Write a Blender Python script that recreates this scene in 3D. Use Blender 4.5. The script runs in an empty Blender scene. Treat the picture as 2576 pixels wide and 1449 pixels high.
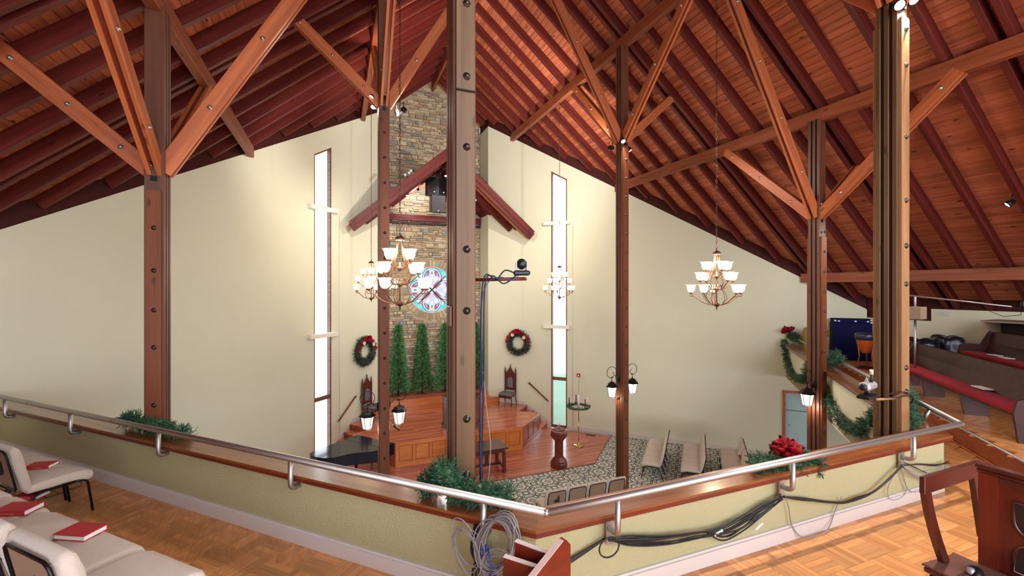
import bpy, bmesh, math, random
from mathutils import Vector, Matrix, Euler
random.seed(7)
SC = bpy.context.scene
COL = SC.collection
PI = math.pi
R2 = math.sqrt(2)

# ------------------------------------------------------------------ camera, sky, exposure
cam_d = bpy.data.cameras.new('camera')
cam_d.sensor_width = 36
cam_d.lens = 36 * 1097 / 2576
cam_d.clip_end = 300
cam = bpy.data.objects.new('camera', cam_d)
COL.objects.link(cam)
cam.location = (0, 0, 5.5)
cam.rotation_euler = (PI / 2, 0, -math.radians(21.9))
SC.camera = cam
world = bpy.data.worlds.new('overcast_sky')
SC.world = world
world.use_nodes = True
wn = world.node_tree
bg = wn.nodes['Background']
tc = wn.nodes.new('ShaderNodeTexCoord')
sx = wn.nodes.new('ShaderNodeSeparateXYZ')
mr = wn.nodes.new('ShaderNodeMapRange')
mr.inputs[1].default_value = -0.05
mr.inputs[2].default_value = 0.6
mx = wn.nodes.new('ShaderNodeMix')
mx.data_type = 'RGBA'
wn.links.new(tc.outputs['Generated'], sx.inputs[0])
wn.links.new(sx.outputs[2], mr.inputs[0])
wn.links.new(mr.outputs[0], mx.inputs[0])
mx.inputs[6].default_value = (1.0, 1.0, 1.0, 1)
mx.inputs[7].default_value = (0.80, 0.90, 1.0, 1)
wn.links.new(mx.outputs[2], bg.inputs[0])
bg.inputs[1].default_value = 4.2
vs = SC.view_settings
vs.view_transform = 'Standard'
vs.look = 'None'
vs.gamma = 1
vs.use_curve_mapping = False
vs.exposure = 0.5
try:
    SC.cycles.max_bounces = 7
    SC.cycles.diffuse_bounces = 3
    SC.cycles.glossy_bounces = 3
    SC.cycles.use_adaptive_sampling = True
    SC.cycles.adaptive_threshold = .04
    SC.cycles.transparent_max_bounces = 12
    SC.cycles.sample_clamp_indirect = 8
    SC.cycles.caustics_reflective = False
    SC.cycles.caustics_refractive = False
except Exception:
    pass

# ------------------------------------------------------------------ colour + materials
def lin(r, g, b):
    def f(c):
        c /= 255
        return c / 12.92 if c <= .04045 else ((c + .055) / 1.055) ** 2.4
    return (f(r), f(g), f(b), 1)

def new_mat(name):
    m = bpy.data.materials.new(name)
    m.use_nodes = True
    nt = m.node_tree
    return m, nt, nt.nodes['Principled BSDF']

def N(nt, t, **kw):
    n = nt.nodes.new(t)
    for k, v in kw.items():
        setattr(n, k, v)
    return n

def mixc(nt, fac, a, b, blend='MIX'):
    n = nt.nodes.new('ShaderNodeMix')
    n.data_type = 'RGBA'
    n.blend_type = blend
    for i, v in ((0, fac), (6, a), (7, b)):
        if hasattr(v, 'links'):
            nt.links.new(v, n.inputs[i])
        else:
            n.inputs[i].default_value = v
    return n.outputs[2]

def math_n(nt, op, a, b=0.0, c=None):
    n = nt.nodes.new('ShaderNodeMath')
    n.operation = op
    for i, v in enumerate((a, b) if c is None else (a, b, c)):
        if hasattr(v, 'links'):
            nt.links.new(v, n.inputs[i])
        else:
            n.inputs[i].default_value = v
    return n.outputs[0]

def plain(name, col, rough=.6, metal=0, bump=0, bscale=60, var=0, vscale=3, sheen=0, spec=.5):
    m, nt, p = new_mat(name)
    p.inputs['Roughness'].default_value = rough
    p.inputs['Metallic'].default_value = metal
    p.inputs['Specular IOR Level'].default_value = spec
    p.inputs['Base Color'].default_value = col
    if sheen:
        p.inputs['Sheen Weight'].default_value = sheen
    co = N(nt, 'ShaderNodeTexCoord').outputs['Object']
    if var:
        nz = N(nt, 'ShaderNodeTexNoise')
        nz.inputs['Scale'].default_value = vscale
        nz.inputs['Detail'].default_value = 4
        nt.links.new(co, nz.inputs['Vector'])
        d = tuple(c * (1 - var) for c in col[:3]) + (1,)
        l = tuple(min(1, c * (1 + var * .6)) for c in col[:3]) + (1,)
        nt.links.new(mixc(nt, nz.outputs[0], d, l), p.inputs['Base Color'])
    if bump:
        nz = N(nt, 'ShaderNodeTexNoise')
        nz.inputs['Scale'].default_value = bscale
        nz.inputs['Detail'].default_value = 3
        nt.links.new(co, nz.inputs['Vector'])
        b = N(nt, 'ShaderNodeBump')
        b.inputs['Strength'].default_value = bump
        b.inputs['Distance'].default_value = .01
        nt.links.new(nz.outputs[0], b.inputs['Height'])
        nt.links.new(b.outputs[0], p.inputs['Normal'])
    return m

def emit(name, col, s, diffuse=None):
    m, nt, p = new_mat(name)
    p.inputs['Base Color'].default_value = diffuse or col
    p.inputs['Emission Color'].default_value = col
    p.inputs['Emission Strength'].default_value = s
    m.cycles.emission_sampling = 'NONE'
    return m

def wood(name, dark, light, rough=.45, axis='X', knots=.6, gscale=1.0, rnd=.25, coat=0, island=False, spec=.5):
    """timber: streaks along one local axis, a few dark knots, one tone per board"""
    m, nt, p = new_mat(name)
    co = N(nt, 'ShaderNodeTexCoord').outputs['Object']
    oi = N(nt, 'ShaderNodeObjectInfo').outputs['Random']
    if island:
        gi = N(nt, 'ShaderNodeNewGeometry').outputs['Random Per Island']
        rn = math_n(nt, 'FRACT', math_n(nt, 'ADD', oi, gi))
    else:
        rn = oi
    off = N(nt, 'ShaderNodeVectorMath', operation='ADD')
    cmb = N(nt, 'ShaderNodeCombineXYZ')
    o7 = math_n(nt, 'MULTIPLY', rn, 37.0)
    for i in range(3):
        nt.links.new(o7, cmb.inputs[i])
    nt.links.new(co, off.inputs[0])
    nt.links.new(cmb.outputs[0], off.inputs[1])
    mp = N(nt, 'ShaderNodeMapping')
    sc = {'X': (.7, 14, 14), 'Y': (14, .7, 14), 'Z': (14, 14, .7)}[axis]
    mp.inputs['Scale'].default_value = tuple(v * gscale for v in sc)
    nt.links.new(off.outputs[0], mp.inputs['Vector'])
    nz = N(nt, 'ShaderNodeTexNoise')
    nz.inputs['Scale'].default_value = 1
    nz.inputs['Detail'].default_value = 6
    nz.inputs['Roughness'].default_value = .65
    nz.inputs['Distortion'].default_value = .4
    nt.links.new(mp.outputs[0], nz.inputs['Vector'])
    rp = N(nt, 'ShaderNodeValToRGB')
    rp.color_ramp.elements[0].position = .3
    rp.color_ramp.elements[1].position = .72
    rp.color_ramp.elements[0].color = dark
    rp.color_ramp.elements[1].color = light
    nt.links.new(nz.outputs[0], rp.inputs[0])
    c = rp.outputs[0]
    hv = N(nt, 'ShaderNodeHueSaturation')
    nt.links.new(c, hv.inputs['Color'])
    nt.links.new(math_n(nt, 'MULTIPLY_ADD', rn, rnd * 2, 1 - rnd), hv.inputs['Value'])
    c = hv.outputs[0]
    if knots:
        vo = N(nt, 'ShaderNodeTexVoronoi')
        vo.inputs['Scale'].default_value = 2.6
        mp2 = N(nt, 'ShaderNodeMapping')
        s2 = {'X': (.8, 2, 2), 'Y': (2, .8, 2), 'Z': (2, 2, .8)}[axis]
        mp2.inputs['Scale'].default_value = s2
        nt.links.new(off.outputs[0], mp2.inputs['Vector'])
        nt.links.new(mp2.outputs[0], vo.inputs['Vector'])
        k = N(nt, 'ShaderNodeMapRange')
        k.inputs[1].default_value = .07
        k.inputs[2].default_value = .14
        k.inputs[3].default_value = knots
        k.inputs[4].default_value = 0
        nt.links.new(vo.outputs['Distance'], k.inputs[0])
        c = mixc(nt, k.outputs[0], c, tuple(x * .25 for x in dark[:3]) + (1,))
    nt.links.new(c, p.inputs['Base Color'])
    p.inputs['Roughness'].default_value = rough
    p.inputs['Specular IOR Level'].default_value = spec
    p.inputs['Coat Weight'].default_value = coat
    p.inputs['Coat Roughness'].default_value = .12
    b = N(nt, 'ShaderNodeBump')
    b.inputs['Strength'].default_value = .15
    b.inputs['Distance'].default_value = .004
    nt.links.new(nz.outputs[0], b.inputs['Height'])
    nt.links.new(b.outputs[0], p.inputs['Normal'])
    return m

def strip_floor(name, dark, light, bw=.083, rough=.22):
    """narrow hardwood strips running along X (each under ten pixels)"""
    m, nt, p = new_mat(name)
    co = N(nt, 'ShaderNodeTexCoord').outputs['Object']
    sp = N(nt, 'ShaderNodeSeparateXYZ')
    nt.links.new(co, sp.inputs[0])
    row = math_n(nt, 'FLOOR', math_n(nt, 'DIVIDE', sp.outputs[1], bw))
    wnz = N(nt, 'ShaderNodeTexWhiteNoise', noise_dimensions='1D')
    nt.links.new(row, wnz.inputs['W'])
    xs = math_n(nt, 'ADD', math_n(nt, 'DIVIDE', sp.outputs[0], 1.1), math_n(nt, 'MULTIPLY', wnz.outputs[0], 9))
    cell = math_n(nt, 'FLOOR', xs)
    w2 = N(nt, 'ShaderNodeTexWhiteNoise', noise_dimensions='2D')
    cb = N(nt, 'ShaderNodeCombineXYZ')
    nt.links.new(cell, cb.inputs[0])
    nt.links.new(row, cb.inputs[1])
    nt.links.new(cb.outputs[0], w2.inputs['Vector'])
    mp = N(nt, 'ShaderNodeMapping')
    mp.inputs['Scale'].default_value = (1.2, 22, 1)
    nt.links.new(co, mp.inputs['Vector'])
    nz = N(nt, 'ShaderNodeTexNoise')
    nz.inputs['Detail'].default_value = 4
    nz.inputs['Scale'].default_value = 1
    nt.links.new(mp.outputs[0], nz.inputs['Vector'])
    f = math_n(nt, 'ADD', math_n(nt, 'MULTIPLY', w2.outputs[0], .75), math_n(nt, 'MULTIPLY', nz.outputs[0], .35))
    c = mixc(nt, f, dark, light)
    fy = math_n(nt, 'FRACT', math_n(nt, 'DIVIDE', sp.outputs[1], bw))
    g1 = math_n(nt, 'LESS_THAN', fy, .05)
    g2 = math_n(nt, 'LESS_THAN', math_n(nt, 'FRACT', xs), .006)
    c = mixc(nt, math_n(nt, 'MULTIPLY', math_n(nt, 'MAXIMUM', g1, g2), .5), c, tuple(x * .3 for x in dark[:3]) + (1,))
    nt.links.new(c, p.inputs['Base Color'])
    p.inputs['Roughness'].default_value = rough
    p.inputs['Coat Weight'].default_value = .3
    p.inputs['Coat Roughness'].default_value = .1
    return m

def carpet_mat():
    m, nt, p = new_mat('patterned_carpet')
    co = N(nt, 'ShaderNodeTexCoord').outputs['Object']
    mp = N(nt, 'ShaderNodeMapping')
    mp.inputs['Rotation'].default_value = (0, 0, math.radians(45))
    mp.inputs['Scale'].default_value = (1.65, 1.65, 1)
    nt.links.new(co, mp.inputs['Vector'])
    sp = N(nt, 'ShaderNodeSeparateXYZ')
    nt.links.new(mp.outputs[0], sp.inputs[0])
    def cellc(o):
        return math_n(nt, 'ABSOLUTE', math_n(nt, 'SUBTRACT', math_n(nt, 'FRACT', o), .5))
    ax, ay = cellc(sp.outputs[0]), cellc(sp.outputs[1])
    r = math_n(nt, 'SQRT', math_n(nt, 'ADD', math_n(nt, 'POWER', ax, 2), math_n(nt, 'POWER', ay, 2)))
    def ring(src, c, w):
        return math_n(nt, 'LESS_THAN', math_n(nt, 'ABSOLUTE', math_n(nt, 'SUBTRACT', src, c)), w)
    lines = ring(r, .30, .022)
    for q in (ring(r, .12, .022), ring(math_n(nt, 'MAXIMUM', ax, ay), .46, .022),
              ring(math_n(nt, 'ADD', ax, ay), .52, .022), ring(math_n(nt, 'SUBTRACT', ax, ay), 0, .012),
              math_n(nt, 'MULTIPLY', ring(math_n(nt, 'MULTIPLY', ax, ay), .035, .008), ring(r, .4, .1))):
        lines = math_n(nt, 'MAXIMUM', lines, q)
    cr = math_n(nt, 'SQRT', math_n(nt, 'ADD', math_n(nt, 'POWER', math_n(nt, 'SUBTRACT', ax, .5), 2), math_n(nt, 'POWER', math_n(nt, 'SUBTRACT', ay, .5), 2)))
    lines = math_n(nt, 'MAXIMUM', lines, ring(cr, .16, .022))
    dots = math_n(nt, 'LESS_THAN', cr, .09)
    c = mixc(nt, lines, lin(214, 210, 200), lin(58, 76, 80))
    c = mixc(nt, dots, c, lin(214, 216, 208))
    nz = N(nt, 'ShaderNodeTexNoise')
    nz.inputs['Scale'].default_value = 30
    nt.links.new(co, nz.inputs['Vector'])
    c = mixc(nt, math_n(nt, 'MULTIPLY', nz.outputs[0], .25), c, lin(140, 138, 120))
    nt.links.new(c, p.inputs['Base Color'])
    p.inputs['Roughness'].default_value = .95
    p.inputs['Specular IOR Level'].default_value = .1
    return m

def stone_mat():
    m, nt, p = new_mat('ledge_stone')
    oi = N(nt, 'ShaderNodeObjectInfo').outputs['Random']
    gi = N(nt, 'ShaderNodeNewGeometry').outputs['Random Per Island']
    rn = math_n(nt, 'FRACT', math_n(nt, 'ADD', oi, gi))
    rp = N(nt, 'ShaderNodeValToRGB')
    rp.color_ramp.interpolation = 'CONSTANT'
    cols = [(0, (176, 158, 134)), (.2, (198, 182, 156)), (.4, (158, 142, 122)), (.52, (210, 194, 166)), (.7, (146, 138, 132)),
            (.8, (186, 148, 124)), (.88, (178, 172, 162)), (.95, (150, 158, 152))]
    rp.color_ramp.elements[0].color = lin(*cols[0][1])
    rp.color_ramp.elements[1].position = cols[1][0]
    rp.color_ramp.elements[1].color = lin(*cols[1][1])
    for q, cc in cols[2:]:
        e = rp.color_ramp.elements.new(q)
        e.color = lin(*cc)
    nt.links.new(rn, rp.inputs[0])
    co = N(nt, 'ShaderNodeTexCoord').outputs['Object']
    nz = N(nt, 'ShaderNodeTexNoise')
    nz.inputs['Scale'].default_value = 9
    nz.inputs['Detail'].default_value = 5
    nt.links.new(co, nz.inputs['Vector'])
    c = mixc(nt, math_n(nt, 'MULTIPLY', nz.outputs[0], .45), rp.outputs[0], lin(116, 96, 76))
    nt.links.new(c, p.inputs['Base Color'])
    p.inputs['Roughness'].default_value = .85
    b = N(nt, 'ShaderNodeBump')
    b.inputs['Strength'].default_value = .6
    b.inputs['Distance'].default_value = .03
    nt.links.new(nz.outputs[0], b.inputs['Height'])
    nt.links.new(b.outputs[0], p.inputs['Normal'])
    return m

def leaf_mat(name, a, b):
    m, nt, p = new_mat(name)
    gi = N(nt, 'ShaderNodeNewGeometry').outputs['Random Per Island']
    nt.links.new(mixc(nt, gi, a, b), p.inputs['Base Color'])
    p.inputs['Roughness'].default_value = .5
    return m

def glass_mat(name, tint, gloss=.08, frost=0.0):
    m = bpy.data.materials.new(name)
    m.use_nodes = True
    nt = m.node_tree
    nt.nodes.clear()
    out = N(nt, 'ShaderNodeOutputMaterial')
    tr = N(nt, 'ShaderNodeBsdfTransparent')
    tr.inputs[0].default_value = tint
    gl = N(nt, 'ShaderNodeBsdfGlossy')
    gl.inputs['Roughness'].default_value = .03
    a = N(nt, 'ShaderNodeMixShader')
    a.inputs[0].default_value = gloss
    nt.links.new(tr.outputs[0], a.inputs[1])
    nt.links.new(gl.outputs[0], a.inputs[2])
    last = a
    if frost:
        tl = N(nt, 'ShaderNodeBsdfTranslucent')
        tl.inputs[0].default_value = tint
        b = N(nt, 'ShaderNodeMixShader')
        b.inputs[0].default_value = frost
        nt.links.new(a.outputs[0], b.inputs[1])
        nt.links.new(tl.outputs[0], b.inputs[2])
        last = b
    nt.links.new(last.outputs[0], out.inputs[0])
    return m

M = dict(
    blocking=plain('dark_blocking_wood', lin(62, 22, 18), .7, spec=.2),
    screen=wood('cherry_screen', lin(84, 26, 18), lin(122, 44, 28), .3, 'Z', 0, 1, .06, coat=.4),
    wall=plain('cream_plaster', lin(216, 213, 190), .9, bump=.25, bscale=90, var=.04, vscale=.7, spec=.2),
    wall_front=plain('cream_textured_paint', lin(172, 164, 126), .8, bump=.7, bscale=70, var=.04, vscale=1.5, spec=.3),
    white=plain('white_trim_paint', lin(206, 194, 190), .5, var=.02),
    sill=plain('white_sill_paint', lin(232, 226, 214), .5),
    deck=wood('pine_ceiling_board', lin(152, 78, 54), lin(204, 122, 90), .5, 'X', .95, .8, .16, spec=.3),
    rafter=wood('stained_rafter', lin(72, 22, 20), lin(112, 42, 34), .5, 'X', .6, .8, .12, spec=.25),
    purlin=wood('stained_purlin', lin(104, 46, 26), lin(158, 84, 50), .5, 'X', .7, .8, .1),
    strut=wood('pine_strut', lin(150, 74, 38), lin(196, 110, 64), .5, 'X', .7, .8, .12),
    post=wood('weathered_post', lin(76, 50, 29), lin(124, 90, 54), .5, 'Z', .6, .5, .08),
    postd=wood('brown_post', lin(74, 38, 24), lin(112, 64, 40), .5, 'Z', .5, .5, .08),
    postl=wood('pale_post', lin(118, 82, 50), lin(168, 124, 82), .5, 'Z', .6, .5, .08),
    cover=wood('brown_cover_board', lin(88, 42, 24), lin(132, 72, 42), .5, 'Z', .6, .5, .08, spec=.3),
    core=plain('dark_joint_and_shadow', lin(44, 26, 22), .7),
    steel=plain('brushed_steel', lin(178, 172, 170), .46, 1, bump=.1, bscale=200),
    bolt=plain('dark_bolt_steel', lin(92, 84, 80), .4, .9),
    bolt_l=plain('zinc_bolt', lin(190, 186, 176), .35, .9),
    cap=wood('oak_rail_cap', lin(96, 48, 24), lin(158, 92, 48), .3, 'X', .2, .8, .05, coat=.5),
    capedge=wood('dark_cap_edge', lin(84, 28, 18), lin(124, 50, 30), .35, 'X', .1, .8, .05),
    parq=wood('parquet_finger', lin(190, 122, 70), lin(226, 162, 100), .36, 'X', 0, 1.6, .2, coat=.2, island=True),
    parq2=wood('parquet_finger_cross', lin(184, 116, 66), lin(220, 156, 96), .36, 'Y', 0, 1.6, .2, coat=.2, island=True),
    stripf=strip_floor('cherry_strip_floor', lin(148, 72, 56), lin(204, 124, 98)),
    stripd=strip_floor('cherry_strip_platform', lin(158, 76, 54), lin(214, 128, 94)),
    panel=wood('honey_panel', lin(184, 100, 42), lin(222, 140, 70), .35, 'X', 0, .8, .05, coat=.3),
    riser=wood('red_oak_riser', lin(120, 48, 24), lin(168, 80, 42), .35, 'X', 0, .8, .05, coat=.2),
    carpet=carpet_mat(), stone=stone_mat(),
    mortar=plain('mortar', lin(176, 156, 124), .95, bump=.5, bscale=30, var=.15, vscale=6),
    dkwood=wood('dark_cherry_wood', lin(52, 18, 14), lin(92, 36, 26), .3, 'X', 0, 1, .08, coat=.5),
    dkwoodz=wood('dark_cherry_wood_upright', lin(58, 20, 15), lin(98, 40, 28), .3, 'Z', 0, 1, .08, coat=.5),
    redwood=wood('red_mahogany', lin(78, 20, 13), lin(120, 36, 22), .3, 'X', 0, 1, .05, coat=.4),
    pew=wood('dark_pew_wood', lin(40, 15, 14), lin(72, 32, 26), .4, 'X', 0, .8, .06, coat=.12, spec=.3),
    black=plain('black_plastic', lin(24, 24, 28), .4),
    blackm=plain('black_metal', lin(34, 28, 30), .35, .6),
    navy=plain('navy_case_laminate', lin(10, 8, 62), .7, spec=.15, var=.1, vscale=8),
    piano=plain('black_piano_lacquer', lin(12, 14, 40), .12, spec=.7),
    fabric=plain('oatmeal_fabric', lin(206, 190, 178), .95, bump=.6, bscale=260, var=.07, vscale=25, sheen=.3, spec=.1),
    fabricb=plain('chair_back_fabric', lin(150, 124, 104), .95, bump=.4, bscale=200, var=.06, vscale=25, spec=.1),
    redc=plain('red_pew_cushion', lin(150, 26, 44), .85, bump=.4, bscale=140, var=.1, vscale=12, sheen=.05, spec=.1),
    book=plain('red_book_cloth', lin(178, 38, 52), .6, bump=.2, bscale=300),
    paper=plain('paper', lin(238, 232, 230), .8),
    gold=plain('gold_foil', lin(214, 160, 90), .4, .6),
    grey=plain('grey_upholstery', lin(112, 104, 112), .9, bump=.3, bscale=200, spec=.1),
    brass=plain('polished_brass', lin(214, 186, 120), .2, 1),
    gbrass=plain('gold_tube', lin(206, 168, 70), .3, .9),
    bronze=plain('bronze_iron', lin(146, 104, 78), .45, .5, var=.15, vscale=30),
    dbronze=plain('dark_bronze', lin(84, 50, 38), .4, .5),
    shade=emit('lit_frosted_shade', (1, .84, .60, 1), .85),
    lpane=emit('lit_lantern_glass', (1, .84, .70, 1), .95),
    lamp=emit('lamp_face', (1, .97, .94, 1), 14),
    pine=leaf_mat('pine_needles', lin(14, 52, 34), lin(62, 112, 76)),
    tree=leaf_mat('artificial_tree_needles', lin(3, 32, 18), lin(104, 170, 100)),  # paler tone paints highlight glints onto random needles
    wreathm=leaf_mat('wreath_needles', lin(18, 38, 28), lin(76, 84, 70)),
    ribbon=plain('red_ribbon', lin(138, 8, 26), .7, spec=.2),
    ivory=plain('ivory_ribbon', lin(222, 196, 170), .6),
    cable=plain('black_cable', lin(22, 20, 24), .5), cableg=plain('grey_cable', lin(140, 132, 134), .5),
    cableb=plain('blue_cable', lin(40, 60, 150), .5), cablegr=plain('green_cable', lin(80, 190, 80), .5),
    glass=glass_mat('window_glass', (.93, .97, .96, 1)),
    wframe=wood('brown_window_frame', lin(92, 56, 44), lin(134, 92, 74), .5, 'Z', 0, 1, .05),
    silver=plain('silver_plastic', lin(176, 172, 178), .35, .3),
    card=plain('brown_board', lin(140, 116, 96), .8, var=.08, vscale=10),
    wax=plain('ivory_wax', lin(232, 224, 224), .5), waxp=plain('purple_wax', lin(96, 40, 52), .5),
    lead=plain('lead_came', lin(20, 30, 30), .5),
    paving=plain('pale_paving', lin(226, 226, 226), .95, var=.06, vscale=.3, spec=.1),
    grass=plain('lawn_grass', lin(112, 128, 114), .95, var=.2, vscale=.5, spec=.1),
    bark=plain('grey_bark', lin(150, 142, 134), .9, var=.2, vscale=4),
    alarm=plain('red_alarm_case', lin(170, 24, 34), .4),
    tarp=plain('black_vinyl_cover', lin(20, 22, 38), .28, bump=.8, bscale=7),
    skin=plain('drum_skin', lin(30, 40, 62), .3), drum=wood('orange_drum_shell', lin(150, 60, 20), lin(196, 92, 36), .3, 'Z', 0, 1, .05, coat=.4),
    khaki=plain('khaki_cloth', lin(150, 132, 70), .9, bump=.5, bscale=12),
    doorm=plain('pale_blue_door', lin(178, 208, 214), .5, var=.06, vscale=3),
    vent=plain('dark_vent', lin(50, 40, 36), .5, .3),
)

# ------------------------------------------------------------------ mesh helpers
class MB:
    def __init__(s):
        s.v, s.f, s.sm = [], [], []
    def add(s, vs, fs, smooth=False, mat=None):
        b = len(s.v)
        s.v += [tuple(mat @ Vector(v)) if mat else tuple(v) for v in vs]
        s.f += [tuple(b + i for i in f) for f in fs]
        s.sm += [smooth] * len(fs)
        return s
    def box(s, x0, x1, y0, y1, z0, z1, mat=None, bv=0):
        if bv:
            b = min(bv, (x1 - x0) / 2.1, (y1 - y0) / 2.1, (z1 - z0) / 2.1)
            vs = []
            for z in (z0, z1):
                for d, zz in ((0, 0), ):
                    pass
            P = []
            for sx_ in (0, 1):
                for sy_ in (0, 1):
                    for sz_ in (0, 1):
                        X, Y, Z = (x0, x1)[sx_], (y0, y1)[sy_], (z0, z1)[sz_]
                        ix, iy, iz = (b, -b)[sx_], (b, -b)[sy_], (b, -b)[sz_]
                        P += [(X, Y + iy, Z + iz), (X + ix, Y, Z + iz), (X + ix, Y + iy, Z)]
            def i(a, b_, c, k):
                return (a * 4 + b_ * 2 + c) * 3 + k
            F = []
            F.append((i(0,0,0,0), i(0,0,1,0), i(0,1,1,0), i(0,1,0,0)))
            F.append((i(1,0,0,0), i(1,1,0,0), i(1,1,1,0), i(1,0,1,0)))
            F.append((i(0,0,0,1), i(1,0,0,1), i(1,0,1,1), i(0,0,1,1)))
            F.append((i(0,1,0,1), i(0,1,1,1), i(1,1,1,1), i(1,1,0,1)))
            F.append((i(0,0,0,2), i(0,1,0,2), i(1,1,0,2), i(1,0,0,2)))
            F.append((i(0,0,1,2), i(1,0,1,2), i(1,1,1,2), i(0,1,1,2)))
            for a in (0, 1):
                for b_ in (0, 1):
                    F.append((i(a,b_,0,0), i(a,b_,1,0), i(a,b_,1,1), i(a,b_,0,1)))
                    F.append((i(a,0,b_,0), i(a,1,b_,0), i(a,1,b_,2), i(a,0,b_,2)))
                    F.append((i(0,a,b_,1), i(1,a,b_,1), i(1,a,b_,2), i(0,a,b_,2)))
                    for c in (0, 1):
                        F.append((i(a,b_,c,0), i(a,b_,c,1), i(a,b_,c,2)))
            return s.add(P, F, False, mat)
        vs = [(x, y, z) for x in (x0, x1) for y in (y0, y1) for z in (z0, z1)]
        fs = [(0,1,3,2), (4,6,7,5), (0,4,5,1), (2,3,7,6), (0,2,6,4), (1,5,7,3)]
        return s.add(vs, fs, False, mat)
    def prism(s, poly, z0, z1, mat=None):
        n = len(poly)
        vs = [(x, y, z0) for x, y in poly] + [(x, y, z1) for x, y in poly]
        fs = [tuple(range(n))[::-1], tuple(range(n, 2 * n))] + [(i, (i + 1) % n, n + (i + 1) % n, n + i) for i in range(n)]
        return s.add(vs, fs, False, mat)
    def slab(s, pts, off):
        """a planar polygon of 3D points thickened by the vector off"""
        n = len(pts)
        o = Vector(off)
        vs = [tuple(p) for p in pts] + [tuple(Vector(p) + o) for p in pts]
        fs = [tuple(range(n))[::-1], tuple(range(n, 2 * n))] + [(i, (i + 1) % n, n + (i + 1) % n, n + i) for i in range(n)]
        return s.add(vs, fs)
    def lathe(s, prof, seg=16, mat=None, smooth=True, phase=0.0):
        vs, fs = [], []
        n = len(prof)
        for j in range(seg):
            a = 2 * PI * (j + phase) / seg
            for r, z in prof:
                vs.append((r * math.cos(a), r * math.sin(a), z))
        for j in range(seg):
            k = (j + 1) % seg
            for i in range(n - 1):
                fs.append((j * n + i, k * n + i, k * n + i + 1, j * n + i + 1))
        if prof[0][0] > 1e-5:
            fs.append(tuple(j * n for j in range(seg))[::-1])
        if prof[-1][0] > 1e-5:
            fs.append(tuple(j * n + n - 1 for j in range(seg)))
        return s.add(vs, fs, smooth, mat)
    def tube(s, pts, r, seg=8, closed=False, mat=None):
        pts = [Vector(p) for p in pts]
        n = len(pts)
        rr = r if isinstance(r, (list, tuple)) else [r] * n
        vs, fs = [], []
        ref = None
        for i, p in enumerate(pts):
            if closed:
                d = pts[(i + 1) % n] - pts[i - 1]
            else:
                d = pts[min(i + 1, n - 1)] - pts[max(i - 1, 0)]
            if d.length < 1e-9:
                d = Vector((0, 0, 1))
            d.normalize()
            if ref is None:
                ref = Vector((0, 0, 1)) if abs(d.z) < .9 else Vector((1, 0, 0))
            u = d.cross(ref)
            if u.length < 1e-6:
                u = d.orthogonal()
            u.normalize()
            w = d.cross(u)
            ref = -w if w.dot(ref) < 0 else w
            u = d.cross(ref).normalized()
            w = d.cross(u)
            for k in range(seg):
                a = 2 * PI * k / seg
                vs.append(tuple(p + (u * math.cos(a) + w * math.sin(a)) * rr[i]))
        m = n if closed else n - 1
        for i in range(m):
            for k in range(seg):
                a, b = i * seg + k, i * seg + (k + 1) % seg
                c, d_ = ((i + 1) % n) * seg + (k + 1) % seg, ((i + 1) % n) * seg + k
                fs.append((a, b, c, d_))
        if not closed:
            fs.append(tuple(range(seg))[::-1])
            fs.append(tuple(range((n - 1) * seg, n * seg)))
        return s.add(vs, fs, True, mat)
    def beam(s, p0, p1, w, h, up=(0, 0, 1)):
        p0, p1 = Vector(p0), Vector(p1)
        d = (p1 - p0)
        L = d.length
        return s.box(0, L, -w / 2, w / 2, -h / 2, h / 2, frame_m(p0, p1, up))
    def needles(s, p, d, n, L, w, spread=.9):
        d = Vector(d).normalized()
        for _ in range(n):
            q = (d + Vector((random.uniform(-1, 1), random.uniform(-1, 1), random.uniform(-1, 1))) * spread).normalized()
            u = q.orthogonal().normalized() * w
            l = L * random.uniform(.6, 1.2)
            base = Vector(p)
            m = base + q * l * .5
            s.add([base - u * .4, m - u, base + q * l, m + u], [(0, 1, 2, 3)])
    def build(s, name, mat, parent=None, loc=None, local=False):
        me = bpy.data.meshes.new(name)
        o = bpy.data.objects.new(name, me)
        COL.objects.link(o)
        off = Vector((0, 0, 0))
        if parent is not None:
            o.parent = parent
            if not local:
                pl = parent
                while pl is not None:
                    off += pl.location
                    pl = pl.parent
        elif loc is not None:
            off = Vector(loc)
            o.location = off
        vs = [tuple(Vector(v) - off) for v in s.v] if off.length > 0 else s.v
        me.from_pydata(vs, [], s.f)
        me.polygons.foreach_set('use_smooth', s.sm)
        me.update()
        bm = bmesh.new()
        bm.from_mesh(me)
        bmesh.ops.recalc_face_normals(bm, faces=bm.faces)
        bm.to_mesh(me)
        bm.free()
        me.materials.append(mat if not isinstance(mat, str) else M[mat])
        return o

def frame_m(p0, p1, up=(0, 0, 1)):
    """matrix with local X along p0->p1, local Z close to up"""
    p0, p1, up = Vector(p0), Vector(p1), Vector(up)
    x = (p1 - p0).normalized()
    y = up.cross(x)
    if y.length < 1e-5:
        y = Vector((0, 1, 0)).cross(x)
    y.normalize()
    z = x.cross(y)
    m = Matrix((x, y, z)).transposed().to_4x4()
    m.translation = p0
    return m

def timber(name, p0, p1, w, h, mat, parent=None, up=(0, 0, 1), bv=.004):
    """one board with its own local X along its length (so the grain runs true)"""
    L = (Vector(p1) - Vector(p0)).length
    o = MB().box(0, L, -w / 2, w / 2, -h / 2, h / 2, None, bv).build(name, mat)
    mw = frame_m(p0, p1, up)
    if parent is not None:
        off = Vector((0, 0, 0))
        pl = parent
        while pl is not None:
            off += pl.location
            pl = pl.parent
        mw.translation = mw.translation - off
        o.parent = parent
    o.matrix_local = mw
    return o

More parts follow.
